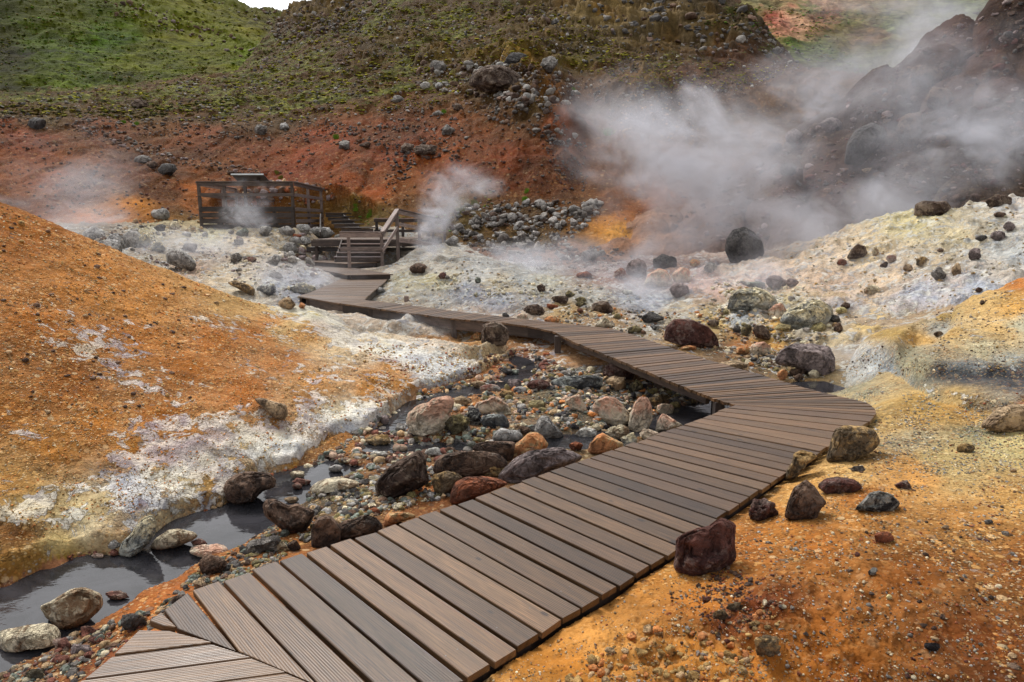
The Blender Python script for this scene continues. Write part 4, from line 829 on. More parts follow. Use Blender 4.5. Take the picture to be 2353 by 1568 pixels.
for (p, q) in ((A, Bc), (Bc, Cc), (A, Dc)):
    o_ = np.array([0, -.07]) if q is Bc else (np.array([.07, 0]) if p is Bc else np.array([-.02, 0])); mt = W_DARK if q is Bc else W_GREY
    for z, h, w_, nm in ((3.35,.04,.15,'handrail'),(3.26,.15,.04,'rail'),(2.83,.13,.04,'rail')):
        B = Wood(); B.box((*(p + o_ - (.04 if q is Bc else 0, 0)), z), (*(q + o_ + (.04 if q is Bc else 0, 0)), z), w_, h); B.build(nm, mt, vd, do)
    if q is not Dc:
        for z in (2.24, 2.0, 1.76, 1.52):
            B = Wood(); B.box((*(p + o_), z), (*(q + o_), z), .04, .208 if q is Bc else .15); B.build('skirt_board', mt if z < 2.5 else W_DARK, vd, do)
for i in range(5):
    p = A + (Bc - A) * (i + .5) / 5 + np.array([0, 1.0]); B = Wood(); B.box((*p, 1.2), (*p, 2.24), .12, .12, up_y); B.build('support_post', W_DARK, vd, do)
B = Wood(); B.box((-12.6,29.0,1.4), (-11.8,29.0,2.2), .1, .12, up_y); B.box((-10.6,29.0,2.2), (-9.6,29.0,1.3), .1, .12, up_y); B.build('brace', W_DARK, vd, do)
# information board lying on the front rail
io = (-11.6, 28.7, 3.37); ib = empty('information_board', io); tag(ib, 'tilted white-edged information board lying on the front rail of the viewing deck', 'sign')
def pbox(name, c, ax, ay, az, hx, hy, hz, mat, parent, org):
    c = np.array(c) - np.array(org); V_ = [c + sx_ * hx * ax + sy_ * hy * ay + sz_ * hz * az for sx_ in (-1, 1) for sy_ in (-1, 1) for sz_ in (-1, 1)]
    Fs = [[0, 1, 3, 2], [4, 6, 7, 5], [0, 4, 5, 1], [2, 3, 7, 6], [0, 2, 6, 4], [1, 5, 7, 3]]
    return new_mesh(name, V_, Fs, mat, parent)
def flat_mat(name, c, r=.6):
    t = NT(name); g = t.n('ShaderNodeNewGeometry').outputs['Position']; nn = t.noise(g, 6, 4)
    return t.out(t.bsdf(t.mix(1., c, t.math('ADD', .85, t.math('MULTIPLY', nn, .3)), 'MULTIPLY'), r, None, .4))
ax = np.array([1., 0, 0]); ay = np.array([0, math.cos(.35), -math.sin(.35)]); az = np.array([0, math.sin(.35), math.cos(.35)])
bx, bz_ = at_y(559, 415, 28.9); bc = np.array([float(bx) + .3, 29.0, 3.50])
pbox('board_frame', bc, ax, ay, az, .66, .42, .018, flat_mat('dark_board_back', L(60, 56, 56)), ib, io)
pbox('board_face', bc + az * .03, ax, ay, az, .64, .40, .012, flat_mat('pale_board_face', L(170, 176, 174)), ib, io)
pbox('front_edge', bc - ay * .44 * -1 + az * .0, ax, ay, az,  .67, .012, .03, flat_mat('white_board_edge', L(215, 222, 222)), ib, io)
pbox('front_edge', bc - ay * .44, ax, ay, az,  .67, .012, .03, flat_mat('white_board_edge', L(215, 222, 222)), ib, io)
B = Wood(); B.box((bc[0] - .3, 28.95, 3.3), (bc[0] - .3, 29.0, 3.47), .08, .08, up_y); B.box((bc[0] + .3, 28.95, 3.3), (bc[0] + .3, 29.0, 3.47), .08, .08, up_y); B.build('bracket', W_DARK, ib, io)
# small stake beside the boardwalk
hp, _ = hit([(1815 / 1.961 * 1 + 0) * 0 + (1800 * 0 + (1150 + 2240 / 4.706)) * .57446], [(1000 + 968 / 4.706) * .57446])
B = Wood(); q = hp[0]; B.box((q[0], q[1], q[2] - .1), (q[0], q[1], q[2] + .13), .1, .1, up_y); o = B.build('wooden_stake', W_GREY, None, tuple(q)); o.location = tuple(q); tag(o, 'short sawn-off wooden stake standing in the pale gravel behind the far boardwalk', 'stake')
# ------------------------------------------------------------------ rocks
def ico(n):
    t = (1 + 5 ** .5) / 2
    V = [(-1,t,0),(1,t,0),(-1,-t,0),(1,-t,0),(0,-1,t),(0,1,t),(0,-1,-t),(0,1,-t),(t,0,-1),(t,0,1),(-t,0,-1),(-t,0,1)]
    F_ = [(0,11,5),(0,5,1),(0,1,7),(0,7,10),(0,10,11),(1,5,9),(5,11,4),(11,10,2),(10,7,6),(7,1,8),(3,9,4),(3,4,2),(3,2,6),(3,6,8),(3,8,9),(4,9,5),(2,4,11),(6,2,10),(8,6,7),(9,8,1)]
    V = [np.array(v) / np.linalg.norm(v) for v in V]
    for _ in range(n):
        c = {}; G_ = []
        def mid(a, b):
            k = (min(a, b), max(a, b))
            if k not in c: m = V[a] + V[b]; V.append(m / np.linalg.norm(m)); c[k] = len(V) - 1
            return c[k]
        for a, b, d in F_:
            x, y, z = mid(a, b), mid(b, d), mid(d, a); G_ += [(a, x, z), (b, y, x), (d, z, y), (x, y, z)]
        F_ = G_
    return np.array(V), np.array(F_)
ICO = {n: ico(n) for n in (2, 3, 4, 5)}
PAL = {'cream': ((206,192,158),(168,156,134),(122,92,62)), 'white': ((196,192,180),(160,158,152),(110,100,92)), 'grey': ((140,134,126),(104,98,92),(74,68,64)), 'lgrey': ((168,164,158),(132,128,122),(96,92,88)),
 'brown': ((112,88,70),(82,62,50),(48,38,34)), 'dkbrown': ((84,66,54),(58,44,38),(128,112,96)), 'dkred': ((92,54,44),(64,38,34),(112,92,84)), 'rust': ((150,84,48),(112,62,40),(84,54,40)), 'red': ((128,84,70),(104,62,50),(160,142,128)),
 'orange': ((196,126,66),(150,98,58),(184,160,116)), 'pinkcr': ((186,138,110),(178,166,146),(190,176,152)), 'ochre': ((176,140,82),(132,110,74),(74,64,52)), 'olive': ((132,118,72),(96,88,64),(60,54,46)), 'green': ((128,136,122),(100,106,98),(80,78,70)),
 'dkgrey': ((92,88,84),(66,62,60),(44,42,42)), 'black': ((58,54,56),(40,38,40),(150,148,140)), 'yellow': ((204,190,128),(170,154,104),(136,120,84)), 'mauve': ((136,120,116),(110,96,94),(84,74,72)), 'tan': ((178,150,112),(142,116,86),(100,80,62)), 'blue': ((168,170,160),(70,74,80),(42,44,50)),
 'cremix': ((204,190,150),(150,150,140),(90,94,96))}
def rock_mat():
    t = NT('rock_surface'); ca = t.n('ShaderNodeAttribute', attribute_name='Col'); cb = t.n('ShaderNodeAttribute', attribute_name='Alt'); oi = t.n('ShaderNodeObjectInfo')
    g = t.n('ShaderNodeNewGeometry').outputs['Position']
    a = t.noise(g, 8, 8, .7, .4); b = t.noise(g, 30, 5, .7); c = t.noise(g, 2.6, 6, .65, .3); d = t.noise(g, 13, 6, .7, .8)
    pit = t.ss(t.vor(g, 24), .1, .34, 0., 1.)
    f = t.ss(t.math('ADD', t.math('MULTIPLY', c, .6), t.math('MULTIPLY', d, .55)), .555, .635)
    col = t.mix(t.math('MULTIPLY', f, .85), ca.outputs['Color'], cb.outputs['Color'])
    k = t.math('ADD', t.math('MULTIPLY', a, 1.9), t.math('ADD', t.math('MULTIPLY', b, .9), t.math('MULTIPLY', c, .4))); k = t.math('MAXIMUM', t.math('SUBTRACT', k, .62), .22)
    col = t.mix(1., col, k, 'MULTIPLY'); col = t.mix(1., col, oi.outputs['Color'], 'MULTIPLY')
    li = t.ss(t.noise(g, 10, 6, .75), .61, .66); col = t.mix(t.math('MULTIPLY', li, .5), col, L(176, 168, 154))
    cr = t.ss(t.math('ABSOLUTE', t.math('SUBTRACT', t.noise(g, 3.4, 7, .7, 1.2), .5)), .0, .02, 1., 0.)
    col = t.mix(t.math('MULTIPLY', cr, .5), col, t.mix(1., col, (.3, .27, .25), 'MULTIPLY'))
    h = t.math('ADD', t.math('ADD', t.math('MULTIPLY', a, 1.3), t.math('MULTIPLY', b, .5)), t.math('MULTIPLY', pit, .14)); h = t.math('SUBTRACT', h, t.math('MULTIPLY', cr, .25))
    return t.out(t.bsdf(col, .82, t.bump(h, 1., .05), .25))
RM = rock_mat()
def shape(seed, typ, sub):
    """unit rock directions -> unit-ish positions, rough and faceted"""
    r = np.random.RandomState(seed); V, F_ = ICO[sub]; P = V.copy()
    ncut = {'r': 12, 'a': 26, 'f': 18, 'p': 16, 'l': 16, 'c': 14}[typ]; lo = {'r': .76, 'a': .52, 'f': .6, 'p': .64, 'l': .6, 'c': .62}[typ]
    if typ != 'r': P *= 1.1
    for _ in range(ncut):
        n = r.randn(3); n /= np.linalg.norm(n); c = lo + (.96 - lo) * r.rand(); d = P @ n - c; P = P - np.outer(np.maximum(d, 0) * .98, n)
    s = r.rand(3) * 50; n1_ = fbm3(P * 1.6 + s, 3); n2_ = pn3(P * 5 + s)
    rg = 1 - 2 * np.abs(fbm3(P * 2.4 + s + 3, 3)); P = P * (1 + {'r': .14, 'a': .14, 'f': .18, 'p': .24, 'l': .16, 'c': .32}[typ] * n1_ * 1.4 - .10 * sstep(.82, 1, rg))[:, None] + V * (.05 * n2_)[:, None]
    if sub >= 4: P = P + V * (.035 * pn3(P * 9 + s) + .022 * pn3(P * 19 + s))[:, None]
    if typ in ('p', 'c'):
        w = pn3(P * 3.3 + s + 7); P = P - V * (np.clip(w - .12, 0, 1) * (.45 if typ == 'p' else .6))[:, None]
    if typ == 'l': q = P[:, 2] * 9 + 2.5 * n1_; P = P + V * (.05 * (np.abs((q % 1) - .5) - .25))[:, None]
    return P, F_
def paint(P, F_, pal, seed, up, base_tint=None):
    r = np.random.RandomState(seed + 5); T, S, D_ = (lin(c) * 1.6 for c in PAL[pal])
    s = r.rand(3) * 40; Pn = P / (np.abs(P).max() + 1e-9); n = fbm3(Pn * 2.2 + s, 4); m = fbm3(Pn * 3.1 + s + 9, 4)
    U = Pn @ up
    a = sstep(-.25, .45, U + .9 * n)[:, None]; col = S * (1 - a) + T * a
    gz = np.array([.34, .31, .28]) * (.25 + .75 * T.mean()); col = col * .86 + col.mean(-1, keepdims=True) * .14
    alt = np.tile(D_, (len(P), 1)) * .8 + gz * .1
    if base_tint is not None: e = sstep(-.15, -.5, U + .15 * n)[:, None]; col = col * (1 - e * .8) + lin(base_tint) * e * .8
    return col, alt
RK = []
def ang_radius(poly, cen):
    """radius of the outline as seen from its centre, for many angles"""
    P = np.array(poly, float) - cen; th = np.linspace(-np.pi, np.pi, 181); R = np.zeros(181)
    for i, t in enumerate(th):
        d = np.array([math.cos(t), math.sin(t)]); best = 0
        for k in range(len(P)):
            a = P[k]; b = P[(k + 1) % len(P)]; M_ = np.array([[d[0], a[0] - b[0]], [d[1], a[1] - b[1]]]); dt = np.linalg.det(M_)
            if abs(dt) < 1e-9: continue
            x = np.linalg.solve(M_, a)
            if -1e-6 <= x[1] <= 1 + 1e-6 and x[0] > best: best = x[0]
        R[i] = best if best > 0 else R[i - 1]
    ker = np.ones(5) / 5; R = np.convolve(np.pad(R[:-1], 2, 'wrap'), ker, 'valid'); return th, np.append(R, R[0])
def place_rock(x0, y0, x1, y1, typ, pal, label, outline=None, seed=0, group=None, tint=None, base=None, thick=1., name='boulder', cat='rock', depth=None):
    """box (and outline) in view units; the rock stands where its foot meets the ground"""
    w, h = x1 - x0, y1 - y0; cx = (x0 + x1) / 2; by = base if base else y1
    hp, t = hit([cx], [by - .06 * h])
    if np.isnan(t[0]): print('ROCK in sky', label); return
    if not np.isnan(t[0]): t[0] = water_t(cx, by - .06 * h, t[0], hp[0])
    D_ = t[0] if depth is None else depth / ray(cx, by)[1]
    s = D_ / VF                         # metres per view unit at that depth
    Wm, Hm = w * s, h * s; dep = min(Wm * .5, Hm * .75) * .85 * thick if typ != 'f' else Wm * .26
    sub = 5 if w > 95 else (4 if w > 26 else 3)
    P, F_ = shape(seed, typ, sub)
    rx, ry, rz = ray(cx, (y0 + y1) / 2); vd_ = np.array([float(rx), float(ry), float(rz)]); un = vd_ / np.linalg.norm(vd_)
    right = np.array([1., 0, 0]); upv = np.array([0, SP, CP])
    if typ == 'f': back = np.array([un[0], un[1], 0]); back /= np.linalg.norm(back)
    else: back = un
    ext = 1.14
    if outline is None:
        a = P[:, 0] / np.abs(P[:, 0]).max() * Wm / 2; b = P[:, 2]; b = (b - b.min()) / (b.max() - b.min()) - .5; b = b * Hm * ext - Hm * (ext - 1) / 2
        a = P[:, 0]; a = ((a - a.min()) / (a.max() - a.min()) - .5) * Wm
    else:
        cen = np.array([cx, (y0 + y1) / 2]); th, R = ang_radius([(p[0], -(p[1] - cen[1]) + cen[1]) for p in outline], cen)
        an = np.arctan2(P[:, 2], P[:, 0]); rad = np.hypot(P[:, 0], P[:, 2]); nrm = np.linalg.norm(P, axis=1); dy = P[:, 1]
        q = rad / np.sqrt(np.maximum(rad ** 2 + dy ** 2, 1e-9)); rr = np.interp(an, th, R) * s; wob = nrm / np.median(nrm)
        f = q ** .55 * (1 + (wob - 1) * .18); a = np.cos(an) * rr * f; b = np.sin(an) * rr * f; b = np.where(b < 0, b * 1.12, b)
    c = P[:, 1] / np.abs(P[:, 1]).max() * dep
    W_ = np.outer(a, right) + np.outer(c, back) + np.outer(b, upv)
    cen_w = np.array([0, 0, EYE]) + vd_ * (D_ + dep * (.18 if typ != 'f' else .05) / 1.)
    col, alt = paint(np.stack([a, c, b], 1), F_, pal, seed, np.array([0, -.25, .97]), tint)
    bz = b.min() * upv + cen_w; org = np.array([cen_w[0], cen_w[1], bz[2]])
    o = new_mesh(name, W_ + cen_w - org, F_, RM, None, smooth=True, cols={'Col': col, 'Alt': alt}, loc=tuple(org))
    tag(o, label, cat, group); return o
CONV = {'3': (0,2000,2.139), 'A': (600,2130,2.613), '2': (0,1400,2.139), '4': (1000,1700,2.613), '5': (1500,1400,2.353), '6': (2300,1350,1.961), '7': (3000,1500,2.0903), '8': (2400,1900,1.3874), 'B': (2300,1500,1.96),
 'r': (1800,700,1.961), 's': (2900,700,1.9674), 'l': (0,700,1.96), 'k': (700,650,1.961), 'h': (0,0,1.681), 'i': (1300,0,1.681), 'j': (2600,0,1.573)}
def cv(k, x, y): a, b, s = CONV[k]; return (a + x / s) * .57446, (b + y / s) * .57446
WT = (120, 58, 40)
SPEC = """3 330 760 880 1095 p cream W|cream boulder with brown stain standing alone in the stream|330,910 400,880 540,800 640,762 720,758 800,790 850,805 878,910 840,960 760,1030 640,1085 510,1095 460,1050 400,990
3 -20 1060 540 1275 f cream W|long low cream rock at the lower left edge of the water|-20,1130 150,1100 400,1062 480,1080 535,1140 500,1190 380,1220 150,1265 -20,1270
3 1015 135 1345 485 c cremix|cracked black-veined grey and ochre boulder leaning on the white bank|1015,430 1040,360 1110,300 1160,230 1230,150 1300,135 1343,190 1330,290 1270,370 1200,430 1110,485 1020,465
3 1275 245 1705 425 r cream W|smooth pale elongated boulder with rust end beside the white bank|1275,400 1330,330 1440,255 1530,245 1660,270 1705,310 1640,350 1500,400 1360,425 1290,415
3 1630 330 1775 405 a red|small wedge of grey and rust rock touching the smooth pale boulder|
3 1600 388 1960 478 f pinkcr W|flat white and red striped rock lying in the stream|1600,435 1700,410 1880,388 1945,405 1960,450 1900,478 1700,472
3 1695 465 1950 630 r brown|round brown pitted boulder at the right edge of the stream|
3 900 780 1110 848 f red W|low red and grey stone in the middle of the stream|
3 685 1070 825 1150 f red W|small red stone in the shallows beside the cream boulder|
3 1030 970 1255 1125 a dkgrey|dark grey-brown rock on the bank left of the mitred boardwalk corner|
A 995 30 1360 215 f grey|long grey slab on the near bank beside the boardwalk|995,150 1030,105 1200,70 1340,32 1360,90 1310,150 1130,200 1000,215
A 1300 90 1435 200 a cream|cream stone wedged against the end of the long grey slab|
A 1435 80 1580 200 a brown|brown broken stone between the cream stone and the boardwalk|
A 390 438 535 508 a green|grey-green stone at the water's edge left of the boardwalk|
A 440 495 620 605 f tan|flat tan stone on the near bank below the grey-green stone|
A 920 375 1005 455 a grey|small angular grey stone beside the plank ends|
A 735 320 850 415 a dkgrey|dark broken stone right of the round brown pitted boulder|
A 215 660 400 760 f brown|low brown stone half buried beside the first full planks|
3 750 1168 905 1225 f red W|thin dark red stone in the shallows near the boardwalk corner|
3 600 1232 785 1335 a mauve W|flat grey and red stone at the bottom left in shallow water|
3 445 1180 615 1275 f red W|slanting rust-brown flake in the lower left shallows|
3 195 1445 385 1545 a olive|olive-brown stone at the bottom left corner|
3 920 340 1035 425 a lgrey|small grey stone at the foot of the white bank|
3 780 455 885 495 f red|little red-edged stone at the toe of the white bank|
2 2171 406 2471 592 r tan|tan stone embedded in the face of the orange mound above the white crust|2171,420 2230,408 2350,440 2450,470 2471,540 2440,590 2350,585 2250,500
2 1905 1035 2355 1322 p brown|dark grey-brown boulder overhanging the stream below the orange mound|1905,1200 1930,1120 2010,1060 2150,1035 2300,1060 2353,1110 2340,1180 2250,1200 2150,1290 2030,1322 1940,1290
4 130 765 695 1155 c brown W|large brown and grey wedge-shaped boulder in the bend of the stream|130,850 170,775 260,780 400,840 500,815 560,850 690,900 640,1020 560,1110 440,1155 300,1060 150,960
4 640 935 965 1300 a brown|upright brown rock against the boardwalk edge|640,1300 640,1050 700,965 790,935 860,960 920,1020 960,1100 940,1220 800,1300
4 900 935 1390 1190 p brown|broad lumpy brown rock beside the boardwalk planks|900,1180 910,1050 1000,1000 1120,970 1220,935 1320,970 1380,1040 1385,1100 1200,1170 1050,1190
4 1385 905 1735 1065 a orange|flat-topped bright orange rock beside the boardwalk|1385,1060 1395,990 1430,920 1560,905 1700,930 1735,965 1620,1000 1520,1030 1450,1060
4 1300 238 1892 792 c dkbrown|big pointed dark brown boulder between the stream and the boardwalk|1300,640 1320,580 1400,500 1500,400 1600,340 1700,290 1780,238 1812,300 1850,450 1890,590 1800,640 1650,690 1500,750 1350,792
4 1890 478 2220 742 p ochre|pitted ochre boulder beside the big pointed boulder|1890,580 1920,520 2050,478 2150,500 2220,550 2180,620 2120,680 2010,742 1920,690
5 700 1180 1270 1455 r rust|rounded rust-red boulder touching the boardwalk edge|700,1440 710,1330 760,1240 850,1195 1000,1185 1150,1210 1270,1260 1180,1300 1000,1370 850,1420 760,1455
4 818 413 972 492 r lgrey|smooth grey stone on the far shore of the stream|
4 413 478 572 560 a cream|cream and rust stone at the stream edge below the white bank|
4 438 553 642 632 a red W|dark red stone below the white bank|
4 438 600 546 672 r red W|round red stone half in the stream|
4 600 568 1155 705 f cream|long flat cream slab forming the near shore of the stream|600,700 660,630 760,585 960,568 1100,590 1155,610 1100,640 900,650 760,690
4 922 638 1120 712 f lgrey|flat pale grey stone resting on the long cream slab|
4 1250 273 1445 362 a white W|white-topped block in the narrow part of the stream|
4 1488 203 1648 277 r pinkcr W|rounded pinkish stone in the upper stream|
4 1825 233 2018 328 a white W|grey-white block with rust waterline in the upper stream|
4 1388 318 1532 392 f red W|flat red and white stone in the upper stream|
4 1178 118 1468 202 f ochre|flat ochre ledge at the toe of the mound|
4 953 870 1036 932 r dkgrey|small blue-black pebble-like stone on the dark gravel|
4 1248 862 1362 937 a rust|small rust-orange stone on the dark gravel|
4 308 1093 412 1172 r green|small grey-green round stone beside the wedge-shaped boulder|
4 1020 773 1142 817 f lgrey|thin pale grey flake on the dark gravel|
4 348 748 512 806 f tan|flat tan stone behind the wedge-shaped boulder|
5 298 428 752 824 l pinkcr|large layered grey boulder with rusty top at the stream bend|300,680 310,600 400,530 500,495 540,455 600,440 700,430 748,480 740,560 700,600 730,650 640,740 560,790 430,824 340,770
5 740 430 918 532 a tan|low tan rock behind the large layered boulder|
5 930 428 1288 610 c pinkcr|crusty mound of grey rock with a pink tip|930,560 960,500 1060,470 1110,430 1180,450 1250,520 1288,590 1200,610 1000,610
5 985 598 1268 745 c blue|white-frosted black crusted rock|985,680 1010,620 1100,600 1210,610 1260,680 1255,740 1120,745 1020,720
5 848 540 1012 712 c black|black crusted rock left of the white-frosted rock|
5 650 600 900 780 c olive|mossy olive crusted clump behind the large layered boulder|
5 1098 733 1402 867 r lgrey|light grey rounded rock in front of the crusted rocks|1098,830 1130,770 1190,735 1260,750 1350,760 1400,810 1370,850 1250,867 1130,860
5 1493 620 1783 828 l lgrey|pointed coarse grey rock above the dark pool|1495,760 1530,660 1570,622 1630,632 1690,700 1780,790 1750,825 1640,828 1540,815
5 1273 765 1645 1037 a orange|bright orange and ochre triangular boulder|1275,1000 1300,900 1360,850 1440,775 1520,768 1580,810 1630,890 1600,945 1450,990 1290,1037
5 528 948 1242 1192 l brown|long oblong grey-brown boulder in the row beside the boardwalk|530,1150 560,1040 640,980 800,952 1000,955 1150,985 1230,1050 1242,1090 1100,1150 950,1185 700,1190
5 908 853 1322 1055 a brown|brown slab behind the long oblong boulder|908,940 960,880 1050,855 1320,870 1300,960 1280,1040 1200,1050
5 1143 922 1995 1255 p mauve|big broad grey slab leaning against the boardwalk|1143,1200 1220,1110 1320,1010 1440,945 1600,930 1760,922 1880,960 1990,1015 1850,1080 1650,1150 1500,1210 1300,1255
5 983 1045 1248 1190 c ochre|small twisted tan crust rock in front of the long oblong boulder|
5 858 855 992 965 a green|pale green-grey angular stone behind the rocks|
6 125 462 438 708 c pinkcr|large orange and white mottled boulder|130,560 160,490 240,465 320,475 380,540 432,600 425,660 350,706 260,670 190,610
6 413 458 612 748 r pinkcr|upright pink and grey boulder standing on end|415,700 430,600 470,500 510,460 570,470 602,540 608,640 570,720 480,748
6 623 598 862 745 a pinkcr|pinkish triangular rock leaning on the walkway edge|623,740 640,660 690,600 740,620 800,660 860,690 740,730
6 85 748 382 920 a orange|orange-brown triangular boulder beside the boardwalk and the pool|90,900 110,830 170,770 215,748 320,800 378,830 370,870 250,905 110,920
6 238 683 432 802 c cream|cream mottled rock behind the orange-brown boulder|
6 358 743 488 852 a cremix|cream angular rock wedged by the boardwalk|
6 503 713 662 805 a pinkcr|small cream and pink rock at the boardwalk edge|
6 -2 710 172 778 f white W|light grey flat rock at the edge of the dark pool|
5 1823 863 1958 952 a rust|rust-brown stone standing in the dark pool|
5 1428 278 1652 378 r dkred|rounded dark red boulder above the gravel bank|
5 1238 272 1382 367 a mauve|grey and wine-red rock left of the dark red boulder|
5 983 322 1182 397 r red|rounded pink-red rock in the upper stream bend|
5 893 288 1052 362 a tan|tan rock at the tip of the white spur|
5 1298 345 1430 402 f lgrey|flat grey rock below the wine-red rock|
5 1498 73 1582 118 a dkgrey|small dark grey stone near the stream's upper end|
5 1168 173 1292 222 f dkgrey|dark flat rock in the upper stream bed|
5 1268 185 1352 232 a green|grey-green stone next to the dark flat rock|
5 1788 413 1992 578 a pinkcr|upright orange-cream rock on the gravel bank|
5 1438 473 1612 562 f yellow|low yellow cracked rock on the gravel bank|
5 1168 383 1312 458 a ochre|ochre rock with grey base on the gravel bank|
5 1658 240 2140 375 c blue|wide black and white crusted ledge under the boardwalk|1658,300 1750,255 1900,248 2050,240 2135,260 2140,340 2000,370 1850,375 1700,350
6 218 198 472 330 r dkred|dark red-brown boulder wedged under the boardwalk|
6 238 300 402 405 a tan|pale tan rock below the dark red-brown boulder|
6 418 328 545 432 p olive|olive rock in the shade under the boardwalk|
6 576 452 712 548 r ochre|rounded ochre rock behind the upright pink boulder|
6 638 518 778 602 a pinkcr|white and rust rock at the entrance of the dark channel|
5 1788 338 1882 408 a yellow|yellow crusted stone on the gravel bank|
5 1340 715 1465 790 p brown|brown hollow stone between the light grey rock and the pool|
5 48 613 132 702 r mauve|small round grey stone on the left shore|
5 183 688 302 772 a lgrey|grey stone in the stream left of the layered boulder|
5 165 883 308 955 r pinkcr W|rounded pink and cream stone in the riffle|
5 -5 790 145 885 f ochre|ochre and olive flat rock at the shore of the riffle|
r 243 1148 472 1338 p dkbrown|round dark brown boulder standing against the far boardwalk|245,1250 260,1180 330,1150 400,1155 455,1200 470,1270 440,1330 300,1338 250,1310
r 158 1225 252 1292 a orange|orange stone left of the round dark boulder|
r 575 1013 747 1102 r dkbrown|dark brown rounded boulder nearest behind the far boardwalk|
r 1105 988 1297 1087 a dkbrown|dark brown boulder split by a crack|1105,1080 1120,1010 1180,990 1240,992 1275,1040 1297,1087
r 798 948 932 1006 a dkbrown|dark flat-topped rock behind the far boardwalk|
r 753 1010 852 1052 a rust|rust and white stone beyond the dark brown rounded boulder|
r 993 1045 1047 1086 r rust|little red-brown round stone in the tan gravel|
r 903 905 982 962 a olive|tilted olive-brown rock in the pale crust|
r 680 855 750 922 a dkbrown|small dark upright rock on the pale crust|
r 975 955 1072 1000 r olive|flat olive rock beside the tilted one|
r 983 990 1073 1032 r olive|low rounded olive rock before the split boulder|
r 1500 1068 1678 1157 a dkgrey|dark grey and brown angular rock on the white crust|
r 1672 1128 2110 1355 a dkred|large dark red boulder with grey top behind the boardwalk|1675,1290 1688,1190 1750,1130 1900,1135 2030,1185 2090,1260 2108,1345 1950,1355 1800,1325
r 1108 1110 1322 1205 a cream|cream pyramid-shaped rock at the boardwalk's back edge|1108,1200 1160,1150 1205,1110 1260,1150 1322,1205
r 738 1105 868 1160 r orange|orange rock peeping over the far boardwalk|
r 518 1085 612 1135 r pinkcr|pink rock at the back edge of the far boardwalk|
r 408 1080 467 1118 a dkgrey|small dark stone at the back edge of the far boardwalk|
r 1393 1178 1512 1242 a olive|brown and olive rock left of the large dark red boulder|
r 1568 1175 1647 1218 a black|small black rock left of the large dark red boulder|
r 2018 1133 2112 1192 r dkbrown|smooth brown round rock right above the large dark red boulder|
r 1278 1085 1342 1128 r olive|small mossy olive rock beside the split boulder|
s 0 405 312 690 r dkgrey|huge rounded dark boulder in the steam|0,590 10,500 60,430 150,408 230,450 290,520 310,600 280,670 150,690 40,680
r 1588 618 1782 745 r dkgrey|dark rounded boulder half lost in the steam|
r 1508 728 1748 885 a pinkcr|cream and rust boulder at the edge of the steam|1508,870 1550,780 1640,730 1700,750 1735,800 1748,885
r 1378 653 1545 805 r mauve|dark mauve boulder in the low steam|
r 1283 728 1385 815 r red|red boulder in the low steam left of the mauve one|
r 1720 843 1878 955 r mauve|rounded pink-grey boulder in front of the steam|
r 1738 723 1895 845 r pinkcr|pale pink boulder in the steam|
r 1878 660 1962 718 r orange|small orange stone on the steamy bank|
r 1990 678 2102 765 a lgrey|pale grey-green rock on the steamy bank|
r 988 755 1118 805 f rust|flat rust-brown rock at the crest of the pale basin|
r 1148 588 1222 632 a lgrey|pale angular stone on the dark scree|
r 1025 578 1172 685 a grey|long grey slab tilted below the scree|
r 1340 900 1440 950 f white|flat white rock on the pale crust|
r 195 800 245 850 f green|thin grey-green rock in the pale basin|
s 948 540 1122 662 a dkbrown|dark brown boulder with a red foot high on the pale slope|950,655 990,590 1045,540 1100,560 1122,610 1095,650 1000,662
s 878 660 962 712 a red|red stone just below the dark boulder on the pale slope|
s 1263 628 1352 692 r red|rounded red stone on the pale slope|
s 1913 573 2017 667 r mauve|rounded grey stone on the pale slope near the right edge|
s 2088 438 2212 513 r mauve|flat mauve boulder high on the right of the pale slope|
s 1968 473 2072 522 r dkgrey|dark low rock left of the flat mauve boulder|
s 2188 363 2302 442 a mauve|grey-brown boulder near the top right of the pale slope|
s 2113 290 2217 333 r brown|brown low rock at the crest of the pale slope|
s 1668 575 1722 608 a brown|small square brown rock on the pale slope|
s 1618 718 1742 825 a grey|grey block sunk in the pale slope|
s 318 788 488 892 r mauve|rounded mauve boulder behind the crusted ledge|
s 368 853 442 912 a dkbrown|little dark rock in front of the rounded mauve boulder|
s 158 838 322 885 f green|flat-topped grey-green crust block|
s 478 813 582 878 r mauve|faint reddish boulder right of the mauve one|
s 908 1000 987 1053 r dkbrown|dark brown stone above the yellow stone|
s 868 1038 962 1092 r yellow|pale yellow stone below the dark brown stone|
s 676 1152 808 1243 r yellow|bright yellow mottled boulder|
s 855 1163 928 1243 r brown|egg-shaped brown rock right of the yellow boulder|
s 336 1008 482 1130 a pinkcr|pinkish slab leaning in the crusts|
s 123 1173 222 1268 r olive|olive rounded rock beside the striped dark boulder|
s 212 1175 368 1312 l dkbrown|striped dark boulder with a cracked side|212,1220 240,1180 300,1178 345,1220 368,1305 300,1290 240,1270
s 658 978 787 1047 a dkgrey|dark grey rock on top of the crusted clump|
s 1217 680 1283 728 a brown|pair-sized brown rock below the red stone on the slope|
s 1157 560 1213 642 r cream|cream egg-shaped rock beside the dark boulder|
s 1480 195 1825 325 a dkbrown|broad dark brown rock mass behind the crest of the pale slope|1480,320 1490,230 1560,200 1680,210 1740,205 1790,260 1825,320
s 2045 148 2262 255 a dkbrown|dark peaked rock behind the crest near the right edge|
s 1640 1228 1718 1272 r dkbrown|small dark stone on the orange hillock|
s 1968 883 2032 922 f brown|thin brown stone on the crest of the orange hillock|
s 2003 985 2045 1022 r dkbrown|single dark pebble-like stone on the orange hillock|
s 20 880 402 1065 c cremix|cream and grey crusted rock ledge|20,1050 40,960 100,900 250,885 330,910 400,980 390,1060
